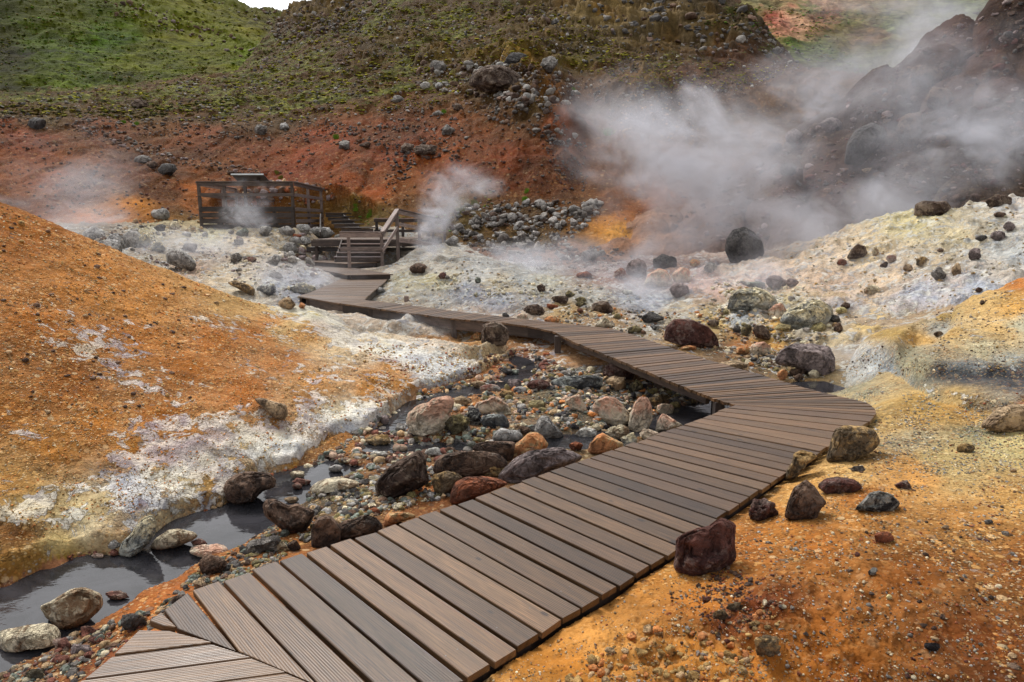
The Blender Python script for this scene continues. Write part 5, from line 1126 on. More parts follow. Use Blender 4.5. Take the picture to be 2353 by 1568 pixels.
s 418 985 862 1220 c cremix|large crumbling grey-cream crusted clump|418,1150 470,1080 560,1030 640,990 730,985 840,1050 862,1120 800,1180 650,1215 500,1200
s 820 1100 910 1165 a dkgrey|dark triangular rock by the grey gully|
s 380 1170 520 1225 f yellow|flat cream-yellow crust stone|
s 60 1185 135 1245 a dkgrey|dark angular rock left of the olive rock|
s 1400 700 1480 760 r tan|tan lump on the pale slope|
s 1780 690 1860 790 r tan|ribbed tan lump on the pale slope|
s 1500 640 1600 712 c ochre|ochre crust lump on the pale slope|
s 1090 865 1225 940 r cream|cream rounded boulder veiled by steam|
6 1556 43 2040 315 a mauve|big blocky grey boulder with dark top behind the boardwalk|1560,185 1600,100 1690,55 1850,43 2000,70 2035,150 2032,290 1960,315 1850,272 1700,225 1590,215
6 1368 33 1538 152 a pinkcr|cream rock left of the big blocky boulder|
6 1256 68 1373 138 a orange|small orange wedge rock|
6 1678 238 1832 303 r brown|brown rock at the foot of the big blocky boulder|
6 1586 250 1672 337 a orange|orange-brown stone below the big blocky boulder|
6 1828 253 1918 322 r cream|cream stone below the big blocky boulder|
6 1716 285 1790 338 r brown|brown lump below the big blocky boulder|
6 718 63 808 98 r tan|small tan stone touching the boardwalk below the dark red boulder|
6 828 63 955 95 f orange|flat orange and white stone near the dark red boulder|
6 1076 178 1355 255 f tan|flat tan rock along the back of the boardwalk|
7 632 418 1088 728 l ochre|layered ochre and grey boulder beside the boardwalk elbow|635,705 660,620 690,520 710,460 790,425 960,422 1050,470 1085,560 1030,630 960,670 810,728 720,716
7 287 635 575 882 c ochre|knobbly ochre rock poking over the boardwalk edge|290,870 310,790 350,740 365,660 420,637 500,650 570,690 480,740 450,800 380,852
7 287 878 655 1218 p brown|pitted brown pyramid-shaped boulder on the orange gravel|295,1170 320,1060 370,950 470,880 540,930 600,1010 650,1070 590,1120 550,1210 450,1205 350,1200
7 -15 1028 240 1222 c dkred|black and dark red rock at the boardwalk edge|
B 768 1118 1265 1565 c dkred|large rugged black and wine-red boulder by the near boardwalk|770,1460 790,1280 860,1230 960,1190 1050,1180 1150,1120 1260,1170 1250,1300 1245,1440 1150,1530 980,1575 800,1530 760,1500
7 548 858 948 980 f dkred|flat reddish rock sunk in the sand|550,930 620,870 740,860 880,880 945,930 860,970 700,980 600,965
7 866 968 1250 1140 c black|jagged black rock on the orange gravel|866,1120 930,1060 1000,985 1080,970 1180,1000 1250,1070 1200,1130 1050,1140
7 1038 1308 1205 1402 r rust|half-buried rust-red rock on the orange gravel|
7 1726 573 1885 652 r ochre|low ochre rock on the grey gravel|
7 836 758 965 806 f grey|thin grey stone on the pale gravel|
7 1900 235 2420 470 f tan|long tan and rust ledge at the right edge|1905,430 1960,370 2060,290 2200,250 2420,235 2420,470 2200,480 2000,450
7 2170 778 2232 818 r tan|small tan stone near the right edge|
7 1608 1253 1665 1292 r cream|small cream stone on the orange slope|
7 1958 1208 2034 1247 r lgrey|small grey-white stone on the orange slope|
7 1210 880 1350 955 f dkred|faint wine-red rock patch sunk in the gravel|
8 1488 513 1542 557 a black|small black angular stone on the orange slope|
8 566 673 624 712 r dkred|dark red pebble-like stone on the sand near the rugged boulder|
8 1588 663 1622 692 r yellow|tiny pale yellow stone on the orange slope|
8 1798 930 1888 975 a black|pair of black stones low on the orange slope|
8 622 748 715 808 p ochre|sandy clod near the dark red pebble|
8 855 885 1005 1005 c ochre|large sandy clod at the bottom of the orange bank|
8 700 705 795 755 c ochre|small sandy clod above the large one|
l 1298 568 1545 745 r lgrey D20|rounded grey-mauve boulder just behind the orange mound|1300,620 1350,575 1420,580 1500,640 1545,700 1510,745 1400,720 1310,690
l 958 428 1132 605 p lgrey D23|tall pale grey rock in the row left of the basin|958,560 965,470 1010,432 1080,440 1125,500 1132,580 1080,605 1000,600
l 828 453 962 600 r lgrey D23|grey rounded rock in the row left of the basin|
l 636 403 835 560 r lgrey D24|wide steamy grey rock at the left end of the row|
l 740 505 965 640 r lgrey D21|grey rock ledge just above the mound's crest|
l 1182 262 1333 347 r lgrey|light grey boulder at the foot of the red slope|
l 1203 385 1303 442 a dkgrey|dark grey-green rock on the pale flat|
l 1318 360 1413 433 a cream|cream and brown rock beside the dark grey-green one|
l 1423 538 1548 598 a grey|low grey rock in the middle of the left basin|
l 1803 610 1903 692 l grey|layered grey rock right of the low one|
l 1898 640 2012 685 f red|reddish flat rock right of the layered grey rock|
l 1833 498 1912 548 r grey|small grey rock on the cream terrace|
l 1428 443 1502 482 a lgrey|little pale rock at the left of the terrace|
l 1845 412 1952 483 a green|greenish pointed rock in front of the viewing deck|
l 1080 455 1200 570 c cremix|pale knobbly rock right of the tall grey rock|
l 1180 520 1300 600 c cremix|tan knobbly rock beneath the pale knobbly one|
l 1775 828 2005 945 c ochre|ochre ledge on the far side of the mound's crest|1775,840 1850,828 1950,860 2000,895 1985,945 1880,900 1800,862
k 655 498 770 578 l lgrey|tilted layered grey rock in front of the viewing deck|
k 808 498 945 572 l lgrey|long pale rock lying before the deck corner|
k 948 483 1068 562 l lgrey|grey boulder under the deck's right corner|
k 1048 503 1253 605 l lgrey|large wrinkled grey boulder beside the dark stairs|
k 968 580 1072 652 l lgrey|grey boulder below the wrinkled one|
k 1248 563 1338 612 r lgrey|rounded grey boulder left of the railed panel|
k 838 628 955 708 r lgrey|grey boulder in the middle of the left basin|
k 1045 650 1165 715 r lgrey|smooth pale boulder left of the landing|
k 723 718 832 808 a lgrey|steamy grey boulder left of the step platforms|
k 536 738 642 782 a brown|brown flat rock left of the steamy grey boulder|
k 50 633 178 698 a grey|grey rock on the flat behind the mound|
k 808 1058 948 1148 r tan|tan-grey boulder just left of the boardwalk's far corner|
k 968 1098 1025 1148 a orange|small orange stone under the boardwalk's far corner|
k 900 940 1115 1035 r cremix|grey and cream boulder left of the last boardwalk leg|
k 640 955 795 1035 r blue|bluish grey rock in the steaming hollow|
k 732 858 852 908 f lgrey|flat pale rock in the steaming hollow|
k 1838 788 1975 868 r brown|brown rounded boulder beside the small steam vent|
k 2065 860 2143 908 a dkred|angular dark red rock on the pale basin|
k 2118 885 2155 915 r grey|small grey stone touching the angular dark red rock|
k 1538 980 1655 1035 l lgrey|layered grey rock by the last boardwalk leg|
k 920 560 995 603 a rust|brown stone below the deck corner|
k 935 715 1010 748 a brown|brown stone left of the lower steps|
k 2112 573 2225 655 a lgrey|large pale rock right of the landing railing|
k 210 545 262 590 r lgrey|small pale stone on the far flat|
k 460 600 535 645 a grey|small grey rock on the cream terrace before the deck|
h 183 788 313 872 a dkgrey|dark grey boulder at the left end of the rocky terrace edge|
h 1058 1098 1188 1178 r dkgrey|rounded dark boulder on the red slope above the viewing deck|
h 878 668 1003 732 p dkbrown|brown boulder on the mossy terrace|
h 900 1043 1023 1098 r grey|flat grey boulder on the stony path|
h 983 1083 1063 1128 r brown|brown boulder beside the flat grey one|
h 1710 835 1800 908 p grey|pitted grey rock at the top of the bare slope|
h 1880 823 1948 878 p lgrey|pale pitted rock at the top of the bare slope|
i 783 835 877 908 p grey|speckled grey boulder on the orange slope|
i 863 693 928 748 a dkbrown|dark upright rock on the red saddle|
i 720 743 803 778 a grey|grey rock left of the dark upright rock|
i 450 640 533 692 a grey|mossy grey rock below the crags|
i 88 943 168 1003 a grey|grey rock near the bright green tuft|
i 228 953 308 993 a brown|brown rock right of the bright green tuft|
i 738 553 793 602 p lgrey|pale rock under the crags|
i 1208 353 1362 432 a dkgrey|dark overhanging block on the crags|
i 963 430 1330 625 c dkbrown|great brown crag in the middle of the hillside|965,570 1000,480 1090,440 1180,435 1260,470 1320,520 1328,590 1200,610 1080,620
i 700 405 812 495 a grey|white-patched rock left of the great crag|
i 1438 378 1565 480 a grey|white-streaked rock right of the dark block|
i 590 970 760 1035 p dkbrown|dark broken outcrop on the orange slope|
i 508 963 602 1033 p dkbrown|dark rock at the left end of the broken outcrop|
j 1218 765 1495 1035 r dkgrey|large split grey boulder on the lava hill|1220,1020 1240,900 1290,820 1400,768 1480,810 1490,850 1400,960 1330,1030
j 1548 698 1785 905 r brown|rounded boulder right of the large split one|
j 1728 543 1912 685 r brown|rounded brown boulder high on the lava hill|
j 1068 738 1215 832 r mauve|smooth reddish boulder left of the large split one|
j 848 808 972 905 r mauve|smooth boulder low on the left flank of the lava hill|
j 818 1023 928 1105 r dkgrey|dark boulder near the foot of the lava hill|
j 1638 408 1855 545 r brown|rounded outcrop on the lava hill's shoulder|
j 1330 1055 1400 1090 a tan|small tan rock low on the lava hill|"""
for n_, ln in enumerate(SPEC.split('\n')):
    a, lab, ol = (ln.split('|') + [''])[:3]; q = a.split(); k = q[0]
    x0, y0 = cv(k, float(q[1]), float(q[2])); x1, y1 = cv(k, float(q[3]), float(q[4]))
    out = [cv(k, *map(float, p.split(','))) for p in ol.split()] if ol.strip() else None
    small = (x1 - x0) < 42
    place_rock(x0, y0, x1, y1, q[5], q[6], lab, out, 100 + n_, tint=WT if 'W' in q[7:] else None, depth=next((float(v[1:]) for v in q[7:] if v[0] == 'D'), None), name='stone' if small else 'boulder', cat='stone' if small else 'boulder')
# ------------------------------------------------------------------ scattered stones
rq = np.random.RandomState(77)
def sample_poly(poly, n, clump=0., sc=40.):
    P = np.array(poly, float); lo = P.min(0); hi = P.max(0); out = []
    while sum(map(len, out)) < n:
        q = lo + rq.rand(n * 3 + 60, 2) * (hi - lo); m = inside(q[:, 0], q[:, 1], P)
        if clump: m &= (fbm2(q[:, 0] / sc + 3.3, q[:, 1] / sc * 1.6, 3) + .15 > clump * (rq.rand(len(q)) - .35))
        out.append(q[m])
    return np.concatenate(out)[:n]
SHP = {k: [shape(900 + i, 'a' if i % 6 else 'r', k)[0] for i in range(8)] for k in (2,)}
ICO[0] = ico(0); ICO[1] = ico(1)
for k in (0, 1): SHP[k] = [shape(900 + i, 'a' if i % 6 else 'r', k)[0] for i in range(8)]
def stuff(name, label_kind, zones, flat=True, mat=None, cols=None, zk=1.):
    Vs, Fs, Cs = [], [], []; off = 0
    for poly, n, s0, s1, pals, *opt in zones:
        cl = opt[0] if opt else 0.; q = sample_poly(poly, n, cl, opt[1] if len(opt) > 1 else 40.)
        hp, t = hit(q[:, 0], q[:, 1]); ok = ~np.isnan(t); ok &= ~(inside(hp[:, 0], hp[:, 1], WALK_POLY) & (hp[:, 2] > -.3) & (hp[:, 1] < 6.4)); hp = hp[ok]; t = t[ok]
        for i in range(len(hp)):
            spx = s0 * (s1 / s0) ** (rq.rand() ** 2.0); k = 2 if spx > 15 else (1 if spx > 4.5 else 0)
            S_ = SHP[k][rq.randint(8)]; r = spx * t[i] / VF / 2
            sc3_ = r * np.array([.8 + .5 * rq.rand(), .8 + .5 * rq.rand(), (.5 + .45 * rq.rand()) * zk]); an = rq.rand() * 6.283; ca, sa = math.cos(an), math.sin(an)
            V = S_ * sc3_; V = np.stack([V[:, 0] * ca - V[:, 1] * sa, V[:, 0] * sa + V[:, 1] * ca, V[:, 2] + (rq.rand() - .5) * .5 * V[:, 0]], 1)
            V = V + hp[i] + (0, 0, sc3_[2] * (.3 if 'rubble' not in name else -.25)); p = PAL[pals[rq.randint(len(pals))]]; c = lin(p[0]) * .5 + lin(p[1]) * .5; c = c * (1.9 if 'moss' in name or 'mound' in name else 1.5) * (.85 + .75 * rq.rand()); c = np.tile(c, (len(V), 1)); 
            c = c * (.85 + .3 * rq.rand(len(V), 1))
            Vs.append(V); Fs.append(ICO[k][1] + off); Cs.append(c); off += len(V)
    V = np.concatenate(Vs); F_ = np.concatenate(Fs); Cc = np.concatenate(Cs)
    o = new_mesh(name, V, F_, mat or RM, None, smooth=not flat, cols={'Col': Cc, 'Alt': Cc * .75 + .03}); tag(o, label_kind, name.replace('_', ' '), None, 'stuff'); return o
G_ = ['grey', 'dkgrey', 'brown', 'dkbrown']
stuff('scree', 'loose brown and grey stones strewn over the hillside', [
 ([(0,262),(0,228),(560,172),(690,60),(900,12),(1240,12),(1500,100),(1850,152),(1700,225),(1500,240),(1330,235),(1050,300),(650,292),(300,288)], 5200, 2.2, 10, G_ + ['mauve', 'lgrey', 'dkgrey'], .7, 60),
 ([(0,290),(1300,285),(1310,540),(1040,520),(850,500),(760,470),(250,500),(0,500)], 3200, 1.6, 9, ['brown', 'dkbrown', 'dkgrey', 'dkred', 'dkbrown'], .9, 50),
 ([(0,262),(300,272),(700,278),(1080,300),(1080,345),(700,330),(300,310),(0,290)], 1100, 2.5, 11, G_, .6, 30),
 ([(150,285),(200,288),(340,332),(440,362),(600,392),(600,410),(430,385),(320,352),(180,312)], 220, 4, 14, ['brown', 'dkbrown', 'grey', 'mauve']),
 ([(880,330),(1040,345),(1060,372),(960,372),(930,420),(890,410)], 130, 5, 15, ['dkbrown', 'dkgrey', 'black', 'brown'], .5, 20),
 ([(1130,215),(1240,215),(1335,330),(1280,345),(1200,300),(1100,265)], 260, 5, 20, ['grey', 'dkgrey', 'dkbrown', 'brown'], .4, 25),
 ([(1250,330),(1345,325),(1350,440),(1290,440)], 380, 2.5, 9, ['dkbrown', 'dkgrey', 'dkred'], .3, 25),
 ([(960,150),(1150,140),(1330,180),(1330,240),(1130,235),(960,200)], 420, 5, 26, ['grey', 'brown', 'lgrey', 'dkbrown'], .5, 25),
 ([(1400,235),(1470,190),(1580,225),(1600,330),(1480,330),(1400,290)], 420, 3.5, 12, ['tan', 'brown', 'grey', 'dkgrey'], .4, 30),
 ([(600,22),(700,15),(790,0),(900,0),(880,60),(740,100),(640,110)], 420, 4, 15, ['grey', 'dkgrey', 'mauve', 'brown'], .4, 25),
 ([(230,-10),(330,10),(480,50),(640,140),(620,160),(430,90),(260,40)], 180, 3, 13, ['dkbrown', 'brown', 'mauve'], .6, 25),
 ([(480,0),(560,15),(640,30),(700,40),(660,120),(600,60)], 160, 3, 9, ['dkbrown', 'brown', 'grey'], .6, 25),
 ([(180,560),(250,520),(420,490),(470,480),(470,530),(300,560)], 180, 3, 14, ['brown', 'grey', 'dkgrey', 'tan'], .6, 30),
 ([(560,420),(750,420),(780,470),(560,470)], 90, 6, 26, ['brown', 'rust', 'mauve', 'tan'], .4, 40)])
stuff('cliff_rubble', 'broken grey crag rocks along the crest of the hill', [
 ([(1180,0),(1690,0),(1750,40),(1850,150),(1780,120),(1690,125),(1500,95),(1300,72),(1200,40)], 200, 8, 30, ['dkgrey', 'dkgrey', 'brown', 'grey'], .6, 70),
 ([(1740,60),(1860,130),(1870,175),(1700,110)], 90, 5, 16, ['dkgrey', 'grey'], .4, 20)])
stuff('lava_rubble', 'rounded dark stones on the flank of the lava hill', [
 ([(1950,235),(2270,5),(2353,0),(2353,460),(2100,480),(1850,540),(1600,560),(1500,480),(1700,392),(1850,300)], 1700, 2.5, 22, ['brown', 'dkbrown', 'dkred', 'mauve', 'dkgrey'], .6, 60),
 ([(1950,235),(2270,5),(2353,0),(2353,460),(2100,480),(1850,300)], 40, 16, 44, ['dkbrown', 'dkbrown'], .5, 60)])
stuff('dark_scree', 'dark loose stones around the foot of the grey rubble pile', [
 ([(1050,475),(1180,458),(1385,468),(1370,500),(1300,560),(1340,600),(1260,625),(1080,572),(1030,525)], 1100, 4, 19, ['grey', 'dkgrey', 'dkbrown', 'lgrey', 'grey'], .5, 40),
 ([(1300,560),(1450,575),(1480,600),(1420,640),(1310,630)], 420, 3, 11, ['dkbrown', 'dkgrey', 'brown', 'grey'], .3, 30),
 ([(1350,500),(1480,470),(1500,560),(1400,575)], 60, 2, 6, ['lgrey', 'brown'])])
stuff('basin_stones', 'small pale and dark stones scattered over the mineral crust', [
 ([(900,600),(1050,585),(1250,640),(1500,690),(1500,740),(1250,725),(900,690)], 500, 1.8, 8, ['lgrey', 'olive', 'grey', 'cream', 'tan'], .8, 50),
 ([(1250,700),(1500,715),(1650,720),(1900,790),(1900,870),(1750,850),(1550,790),(1250,735)], 1500, 2.5, 13, ['dkgrey', 'tan', 'grey', 'cream', 'brown', 'orange', 'olive'], .7, 50),
 ([(1640,640),(1850,660),(1930,760),(1850,800),(1600,730)], 500, 4, 18, ['cremix', 'cream', 'grey', 'olive', 'tan'], .6, 40),
 ([(1650,800),(1760,800),(1900,850),(1880,885),(1760,860)], 420, 4, 18, ['tan', 'olive', 'grey', 'cream', 'dkgrey'], .3, 30),
 ([(200,535),(450,520),(680,535),(760,590),(700,700),(560,660),(380,620)], 700, 2.5, 14, ['grey', 'lgrey', 'cremix', 'cream', 'mauve'], .7, 45),
 ([(680,530),(760,545),(760,620),(640,600)], 80, 8, 30, ['lgrey', 'grey', 'mauve'], .3, 40),
 ([(1500,640),(1700,600),(1930,530),(2353,470),(2353,640),(2000,750),(1750,690)], 900, 2, 9, ['tan', 'cream', 'cremix', 'lgrey', 'cream', 'ochre'], .8, 60),
 ([(1000,620),(1400,660),(1400,700),(1000,680)], 120, 5, 15, ['cremix', 'lgrey', 'cream'], .6, 50)])
stuff('gravel', 'mixed grey and green gravel on the banks between the stream channels', [
 ([(960,905),(1060,880),(1160,840),(1350,850),(1650,905),(1620,955),(1380,1000),(1250,985),(1050,1040),(950,1045)], 4200, 4, 22, ['dkgrey', 'green', 'grey', 'olive', 'cream', 'lgrey', 'tan', 'black', 'pinkcr', 'orange'], .4, 40),
 ([(1060,860),(1120,815),(1250,800),(1290,850),(1200,880),(1100,900)], 700, 4, 16, ['rust', 'brown', 'red', 'grey', 'tan'], .4, 40),
 ([(870,960),(960,940),(1000,1010),(1100,1030),(1080,1060),(900,1060),(760,1090),(700,1080)], 1300, 5, 26, ['red', 'lgrey', 'brown', 'cream', 'green', 'pinkcr', 'tan', 'grey'], .4, 40),
 ([(640,1180),(860,1060),(1040,1080),(1040,1140),(850,1190),(700,1250)], 1700, 4, 26, ['brown', 'dkgrey', 'green', 'tan', 'cream', 'grey', 'olive', 'lgrey'], .5, 40),
 ([(330,1430),(440,1330),(640,1190),(700,1200),(640,1300),(450,1375),(350,1450)], 1100, 5, 22, ['grey', 'green', 'brown', 'dkgrey', 'tan', 'olive'], .4, 40),
 ([(-50,1470),(120,1480),(300,1420),(380,1400),(180,1568),(-50,1600)], 900, 5, 26, ['red', 'brown', 'tan', 'dkgrey', 'green', 'cream', 'grey'], .5, 40),
 ([(150,1270),(330,1270),(480,1170),(620,1090),(700,1070),(620,1110),(500,1190),(300,1300),(160,1290)], 160, 5, 20, ['red', 'rust', 'tan', 'brown'], .5, 40),
 ([(1500,860),(1650,905),(1680,935),(1600,960),(1480,930)], 500, 5, 18, ['dkgrey', 'olive', 'brown', 'black'], .3, 40)])
stuff('pebbles', 'tan and dark pebbles over the orange ground on the right', [
 ([(1120,1568),(1560,1310),(1800,1180),(1920,1070),(2030,960),(2353,900),(2400,1600)], 8500, 2.2, 8, ['tan', 'cream', 'tan', 'rust', 'ochre', 'brown', 'lgrey'], .8, 90),
 ([(1550,1300),(1700,1230),(2353,1150),(2400,1600),(1500,1568)], 260, 7, 17, ['rust', 'dkred', 'cream', 'tan', 'grey', 'dkbrown'], .6, 90),
 ([(1640,1290),(1760,1330),(1800,1400),(1650,1480),(1600,1400)], 500, 4, 13, ['dkred', 'dkbrown', 'brown', 'rust'], .5, 50),
 ([(1930,900),(2100,900),(2353,930),(2353,1080),(2050,1100)], 2500, 2.2, 7, ['green', 'lgrey', 'cream', 'tan', 'grey'], .4, 70),
 ([(1950,830),(2150,720),(2353,650),(2353,850),(2100,860),(1930,870)], 1500, 1.8, 7, ['tan', 'dkbrown', 'cream', 'grey', 'ochre'], .6, 60)])
stuff('sandy_clods', 'crumbled sandy clods at the bottom of the orange bank', [
 ([(1280,1568),(1420,1480),(1500,1440),(1640,1450),(1760,1500),(1720,1600),(1300,1600)], 420, 5, 30, ['ochre', 'orange', 'ochre', 'tan'], .6, 50),
 ([(1650,1400),(1760,1380),(1800,1440),(1680,1480)], 60, 5, 18, ['ochre', 'orange'], .5, 50)])
stuff('mound_pebbles', 'orange and cream grit covering the big mound', [
 ([(0,470),(300,600),(640,712),(700,760),(860,860),(860,960),(600,1060),(300,1180),(0,1260)], 7500, 2., 6.5, ['ochre', 'orange', 'orange', 'tan', 'cream', 'ochre'], .8, 90),
 ([(0,480),(300,610),(640,730),(500,900),(200,1000),(0,900)], 120, 7, 16, ['tan', 'brown', 'ochre', 'dkbrown'], .6, 90),
 ([(820,790),(1000,790),(1140,825),(1050,870),(950,890),(870,950)], 900, 2.5, 8, ['ochre', 'tan', 'cream', 'rust'], .7, 60)])
PAL.update({'m1': ((146,140,48), (108,104,38), (60,60,30)), 'm2': ((112,112,40), (84,84,30), (50,50,26)), 'm3': ((112,96,58), (84,70,46), (50,44,30)), 'm4': ((84,116,42), (62,90,34), (40,50,24)), 'm5': ((60,62,32), (42,42,26), (30,30,20))})
def moss_mat():
    t = NT('moss_cushion'); a = t.n('ShaderNodeAttribute', attribute_name='Col'); g = t.n('ShaderNodeNewGeometry').outputs['Position']; nn = t.noise(g, 3, 6, .75)
    c = t.mix(1., a.outputs['Color'], t.ss(nn, .3, .7, .4, 1.5), 'MULTIPLY'); return t.out(t.bsdf(c, .95, t.bump(nn, 1., .2), .1))
MM = moss_mat()
stuff('moss_cushions', 'cushions of yellow-green moss and grass growing over the slopes', [
 ([(0,262),(0,228),(560,172),(690,40),(900,5),(1240,5),(1500,130),(1850,152),(1700,210),(1500,210),(1300,150),(1150,160),(1050,240),(650,280),(300,276)], 6500, 3, 13, ['m1', 'm2', 'm3', 'm1', 'm1'], 1.1, 45),
 ([(0,0),(500,-5),(545,12),(600,40),(640,130),(560,165),(300,208),(0,228)], 2200, 3, 9, ['m2', 'm4', 'm2', 'm3', 'm5'], .8, 60),
 ([(1600,60),(1750,80),(1860,140),(2000,180),(1900,60),(2100,40),(1700,10)], 900, 3, 9, ['m2', 'm4', 'm3', 'm5'], .8, 60),
 ([(740,440),(880,500),(1040,470),(1130,440),(1130,480),(1040,540),(850,520)], 260, 3, 9, ['m2', 'm4', 'm3'], .6, 40),
 ([(0,240),(200,250),(400,240),(560,215),(560,250),(300,275),(0,262)], 700, 4, 16, ['m3', 'm5', 'm2', 'm5'], .6, 40)], False, MM, None, .4)
# countable stones of the rubble pile
PR = []
for i in range(8):
    P, F_ = shape(400 + i, 'a' if i % 4 else 'r', 3); c, al = paint(P, F_, 'lgrey' if i % 3 else 'grey', i, np.array([0, 0, 1.]))
    me_o = new_mesh('tmp', P * (1, .8, .7), F_, RM, None, smooth=True, cols={'Col': c, 'Alt': al}); PR.append(me_o.data); bpy.data.objects.remove(me_o)
q = sample_poly([(1060,500),(1120,475),(1200,462),(1370,466),(1350,500),(1290,540),(1240,590),(1120,560),(1050,535)], 64, .3, 40); hp, t = hit(q[:, 0], q[:, 1])
for i in range(len(hp)):
    if np.isnan(t[i]): continue
    o = bpy.data.objects.new('stone', PR[i % 8]); C.objects.link(o); r = (9 + 9 * rq.rand() ** 1.5) * t[i] / VF
    o.scale = (r, r, r); o.location = tuple(hp[i] + (0, 0, r * .35)); o.rotation_euler = (rq.randn() * .3, rq.randn() * .3, rq.rand() * 6.28)
    k = .4 + .75 * rq.rand(); o.color = (k, k * .97, k * .95, 1); tag(o, 'angular grey stone in the rubble pile between the landing and the yellow patch', 'stone', 'stones of the grey rubble pile')
# ------------------------------------------------------------------ grass tufts
def tuft_mat():
    t = NT('fresh_grass'); a = t.n('ShaderNodeAttribute', attribute_name='Col'); return t.out(t.bsdf(a.outputs['Color'], .7, None, .3))
TMt = tuft_mat()
for n_, (a, b, s, lab) in enumerate([(772,318,13,'bright green tuft between two grey rocks on the red slope'),(1398,310,22,'bright green plant on the dark ledge at the edge of the steam'),(1020,258,10,'small green tuft on the saddle beside a dark rock'),(1317,207,9,'small green tuft right of the crags'),(284,283,10,'left one of two green tufts at the terrace edge'),(314,287,10,'right one of two green tufts at the terrace edge'),(636,399,9,'upper olive tuft above the viewing deck'),(645,410,10,'lower olive tuft above the viewing deck'),(817,480,12,'green tuft above the dark stairs'),(850,495,14,'yellow-green tuft behind the dark stairs'),(1210,441,10,'upper green tuft on the brown bank above the rubble'),(1206,460,12,'lower green tuft on the brown bank above the rubble'),(1090,470,16,'olive grass clump left of the rubble pile'),(1060,490,18,'olive grass clump behind the landing railing')]):
    hp, t = hit([a], [b]); s_ = s * t[0] / VF; V = []; F_ = []; Cc = []
    for i in range(170):
        an, rr = rq.rand() * 6.283, s_ * .5 * rq.rand() ** .6; x, y = math.cos(an) * rr, math.sin(an) * rr * .8; h = s_ * (.35 + .45 * rq.rand()) * (1 - .5 * rr / s_); dx, dy = rq.randn(2) * s_ * .18; w_ = s_ * .035; k = len(V)
        z0 = float(z_at(hp[0][0] + x, hp[0][1] + y)) - hp[0][2]; z0 = max(min(z0, s_ * .4), -s_ * .4)
        V += [(x - w_, y, z0 - .02), (x + w_, y, z0 - .02), (x + dx + w_ * .3, y + dy, z0 + h), (x + dx - w_ * .3, y + dy, z0 + h)]; F_.append([k, k + 1, k + 2, k + 3]); c = lin((88 + 50 * rq.rand(), 128 + 40 * rq.rand(), 36)) if 'olive' not in lab else lin((100 + 40 * rq.rand(), 104 + 30 * rq.rand(), 40)); Cc += [c * .8] * 4
    tag(new_mesh('grass_tuft', V, F_, TMt, None, cols={'Col': np.array(Cc)}, loc=tuple(hp[0])), lab, 'grass tuft')
# ------------------------------------------------------------------ steam
def steam_mat():
    t = NT('steam_vapour'); tc = t.n('ShaderNodeTexCoord').outputs['Object']; g = t.n('ShaderNodeNewGeometry').outputs['Position']; oi = t.n('ShaderNodeObjectInfo')
    sp = t.n('ShaderNodeSeparateColor'); t.l(oi.outputs['Color'], sp.inputs[0]); k, nsc = sp.outputs[0], sp.outputs[1]
    gs = t.n('ShaderNodeVectorMath', operation='SCALE'); t.l(g, gs.inputs[0]); t.l(nsc, gs.inputs['Scale'])
    mp = t.n('ShaderNodeMapping'); mp.inputs['Rotation'].default_value = (0, .5, 0); mp.inputs['Scale'].default_value = (1.0, .8, 1.5); t.l(gs.outputs[0], mp.inputs[0])
    n1_ = t.noise(mp.outputs[0], .8, 7, .6, .7)
    ln = t.n('ShaderNodeVectorMath', operation='LENGTH'); t.l(tc, ln.inputs[0])
    e = t.math('SUBTRACT', 1.0, ln.outputs['Value']); e = t.math('ADD', e, t.math('MULTIPLY', t.math('SUBTRACT', n1_, .5), 1.5))
    fall = t.ss(e, .0, 1.25); edge = t.ss(ln.outputs['Value'], 1., .6); den = t.math('MULTIPLY', t.math('MULTIPLY', fall, edge), t.ss(n1_, .34, .74))
    v = t.n('ShaderNodeVolumePrincipled'); v.inputs['Color'].default_value = (.88, .885, .95, 1); v.inputs['Anisotropy'].default_value = .2; fil = t.ss(t.math('ABSOLUTE', t.math('SUBTRACT', t.noise(mp.outputs[0], 2.1, 6, .65, .9), .5)), .0, .16, 1., .22); t.l(t.math('MULTIPLY', t.math('MULTIPLY', den, fil), t.math('MULTIPLY', k, 2.2)), v.inputs['Density'])
    return t.out(v.outputs[0], True)
SM = steam_mat()
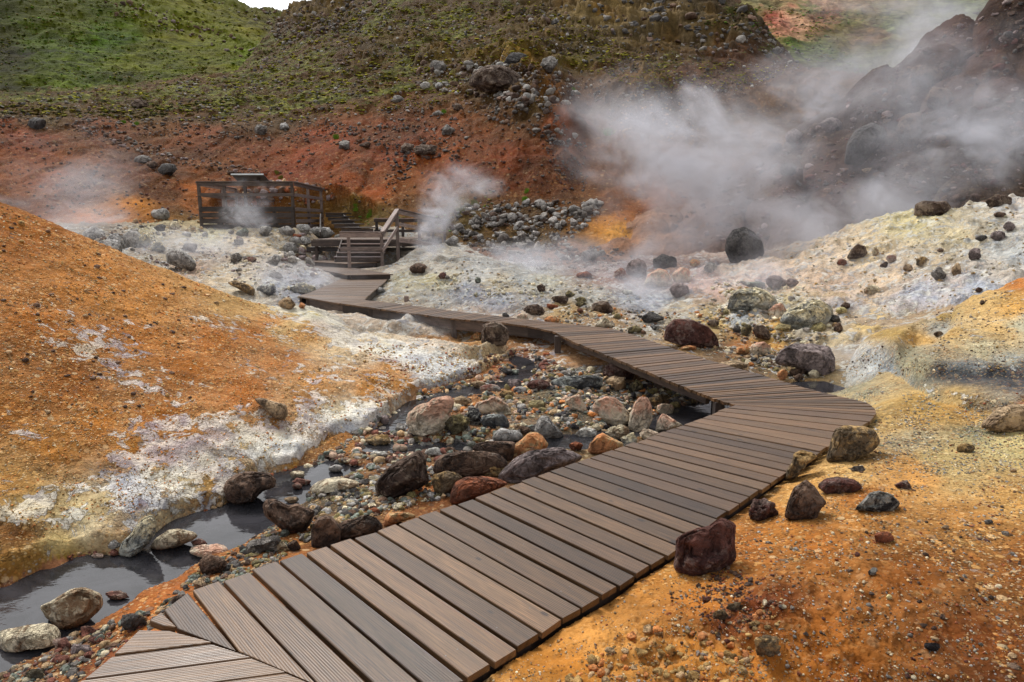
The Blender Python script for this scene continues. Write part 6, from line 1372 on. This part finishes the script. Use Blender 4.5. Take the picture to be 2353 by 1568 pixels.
for px_, py_, Yd, rx_, ry_, k, nsc, dep in [
 (1540,400,23,210,210,.36,.42,.8),(1680,330,24,210,170,.42,.42,.8),(1840,235,26,150,110,.5,.42,.8),(1610,560,22,230,90,.4,.5,.6),(1720,470,23,170,130,.42,.45,.7),(1420,300,25,150,140,.28,.4,.8),
 (1960,490,23.5,190,105,.75,.45,.6),(2120,400,24,190,140,.7,.42,.7),(2290,320,24,170,130,.55,.42,.7),(1800,590,21,170,75,.55,.5,.6),
 (1600,665,17,330,75,.5,.6,.5),(1380,640,20,190,55,.42,.6,.6),(1470,520,22,150,110,.25,.45,.7),(1900,560,21,150,80,.3,.5,.6),(1950,180,30,180,90,.2,.35,.7),(1160,590,25,150,45,.35,.5,.6),(1850,700,14.5,180,60,.22,.7,.6),(2050,640,16,220,70,.16,.6,.6),(1720,640,17,90,60,.7,.7,.7),
 (990,545,24,40,85,1.5,1.3,1),(1010,480,24,52,66,1.15,1.2,1),(1060,430,24,95,55,.6,1.1,1),
 (140,430,22,150,150,.24,.6,.7),(190,520,20,130,50,.45,.7,.7),(250,400,26,110,60,.14,.5,.8),
 (568,500,27,60,85,.8,1.2,.8),(535,560,23,80,34,.45,.9,.7),(660,640,17.5,130,50,.42,.8,.6),(790,600,22,80,40,.12,.8,.7),(900,752,13,190,34,.6,1.2,.5),(740,650,19,140,55,.28,.8,.6),(1300,600,22,220,60,.4,.5,.6),(430,560,22,170,50,.3,.7,.6),(2300,560,19,160,90,.14,.5,.6),(2150,150,33,220,150,.12,.3,.4),
 (1850,380,26,430,260,.07,.35,.5),(2180,250,27,280,240,.09,.35,.5),(2090,45,60,230,120,.16,.16,.5),(1960,150,55,170,90,.13,.16,.5),(2200,140,48,160,110,.16,.18,.5),(1930,820,9.8,70,28,.7,1.4,.8)]:
    cx, cz = at_y(px_, py_, Yd); a, b = 1.28 * rx_ * Yd / VF, 1.28 * ry_ * Yd / VF; V_, F_ = ICO[3]
    o = new_mesh('steam', V_, F_, SM, None, loc=(float(cx), Yd, float(cz))); o.scale = (a, a * dep, b); o.color = (k, nsc, 0, 1); tag(o, kind='stuff')
# ------------------------------------------------------------------ camera, light, world
cam = bpy.data.cameras.new('camera'); co = bpy.data.objects.new('camera', cam); C.objects.link(co)
cam.sensor_width = 36; cam.lens = 36 * F; cam.clip_end = 3000; cam.clip_start = .05
co.location = (0, 0, EYE); co.rotation_euler = (math.radians(90) - PITCH, 0, 0); bpy.context.scene.camera = co
SE, SR = math.radians(54), math.radians(325)
w = bpy.data.worlds.new('World'); bpy.context.scene.world = w; w.use_nodes = True; nt = w.node_tree; nt.nodes.clear()
sk = nt.nodes.new('ShaderNodeTexSky'); sk.sky_type = 'NISHITA'; sk.sun_disc = False; sk.sun_elevation = SE; sk.sun_rotation = SR; sk.air_density = 1.0; sk.dust_density = 3.0; sk.ozone_density = 1.0
hs = nt.nodes.new('ShaderNodeHueSaturation'); hs.inputs['Saturation'].default_value = .16; hs.inputs['Value'].default_value = 1.4
bg = nt.nodes.new('ShaderNodeBackground'); bg.inputs[1].default_value = .15; wo = nt.nodes.new('ShaderNodeOutputWorld')
nt.links.new(sk.outputs[0], hs.inputs['Color']); nt.links.new(hs.outputs[0], bg.inputs[0]); nt.links.new(bg.outputs[0], wo.inputs[0])
sl = bpy.data.lights.new('sun', 'SUN'); sl.energy = 1.85; sl.angle = math.radians(14); sl.color = (1, .955, .89); so = bpy.data.objects.new('sun', sl); C.objects.link(so)
# direction the light comes from: azimuth measured like the sky's rotation
az = SR; dirv = (math.sin(az) * math.cos(SE), math.cos(az) * math.cos(SE), math.sin(SE))
from mathutils import Vector
so.rotation_euler = Vector(dirv).to_track_quat('Z', 'Y').to_euler()
sc = bpy.context.scene
sc.view_settings.view_transform = 'Standard'; sc.view_settings.look = 'None'; sc.view_settings.exposure = 0.0; sc.view_settings.gamma = 1
sc.cycles.use_denoising = True; sc.cycles.max_bounces = 6; sc.cycles.volume_bounces = 2; sc.cycles.diffuse_bounces = 3; sc.cycles.glossy_bounces = 2; sc.cycles.transparent_max_bounces = 12
sc.cycles.use_adaptive_sampling = True; sc.cycles.adaptive_threshold = .02; sc.cycles.volume_step_rate = 2.0; sc.cycles.volume_bounces = 1
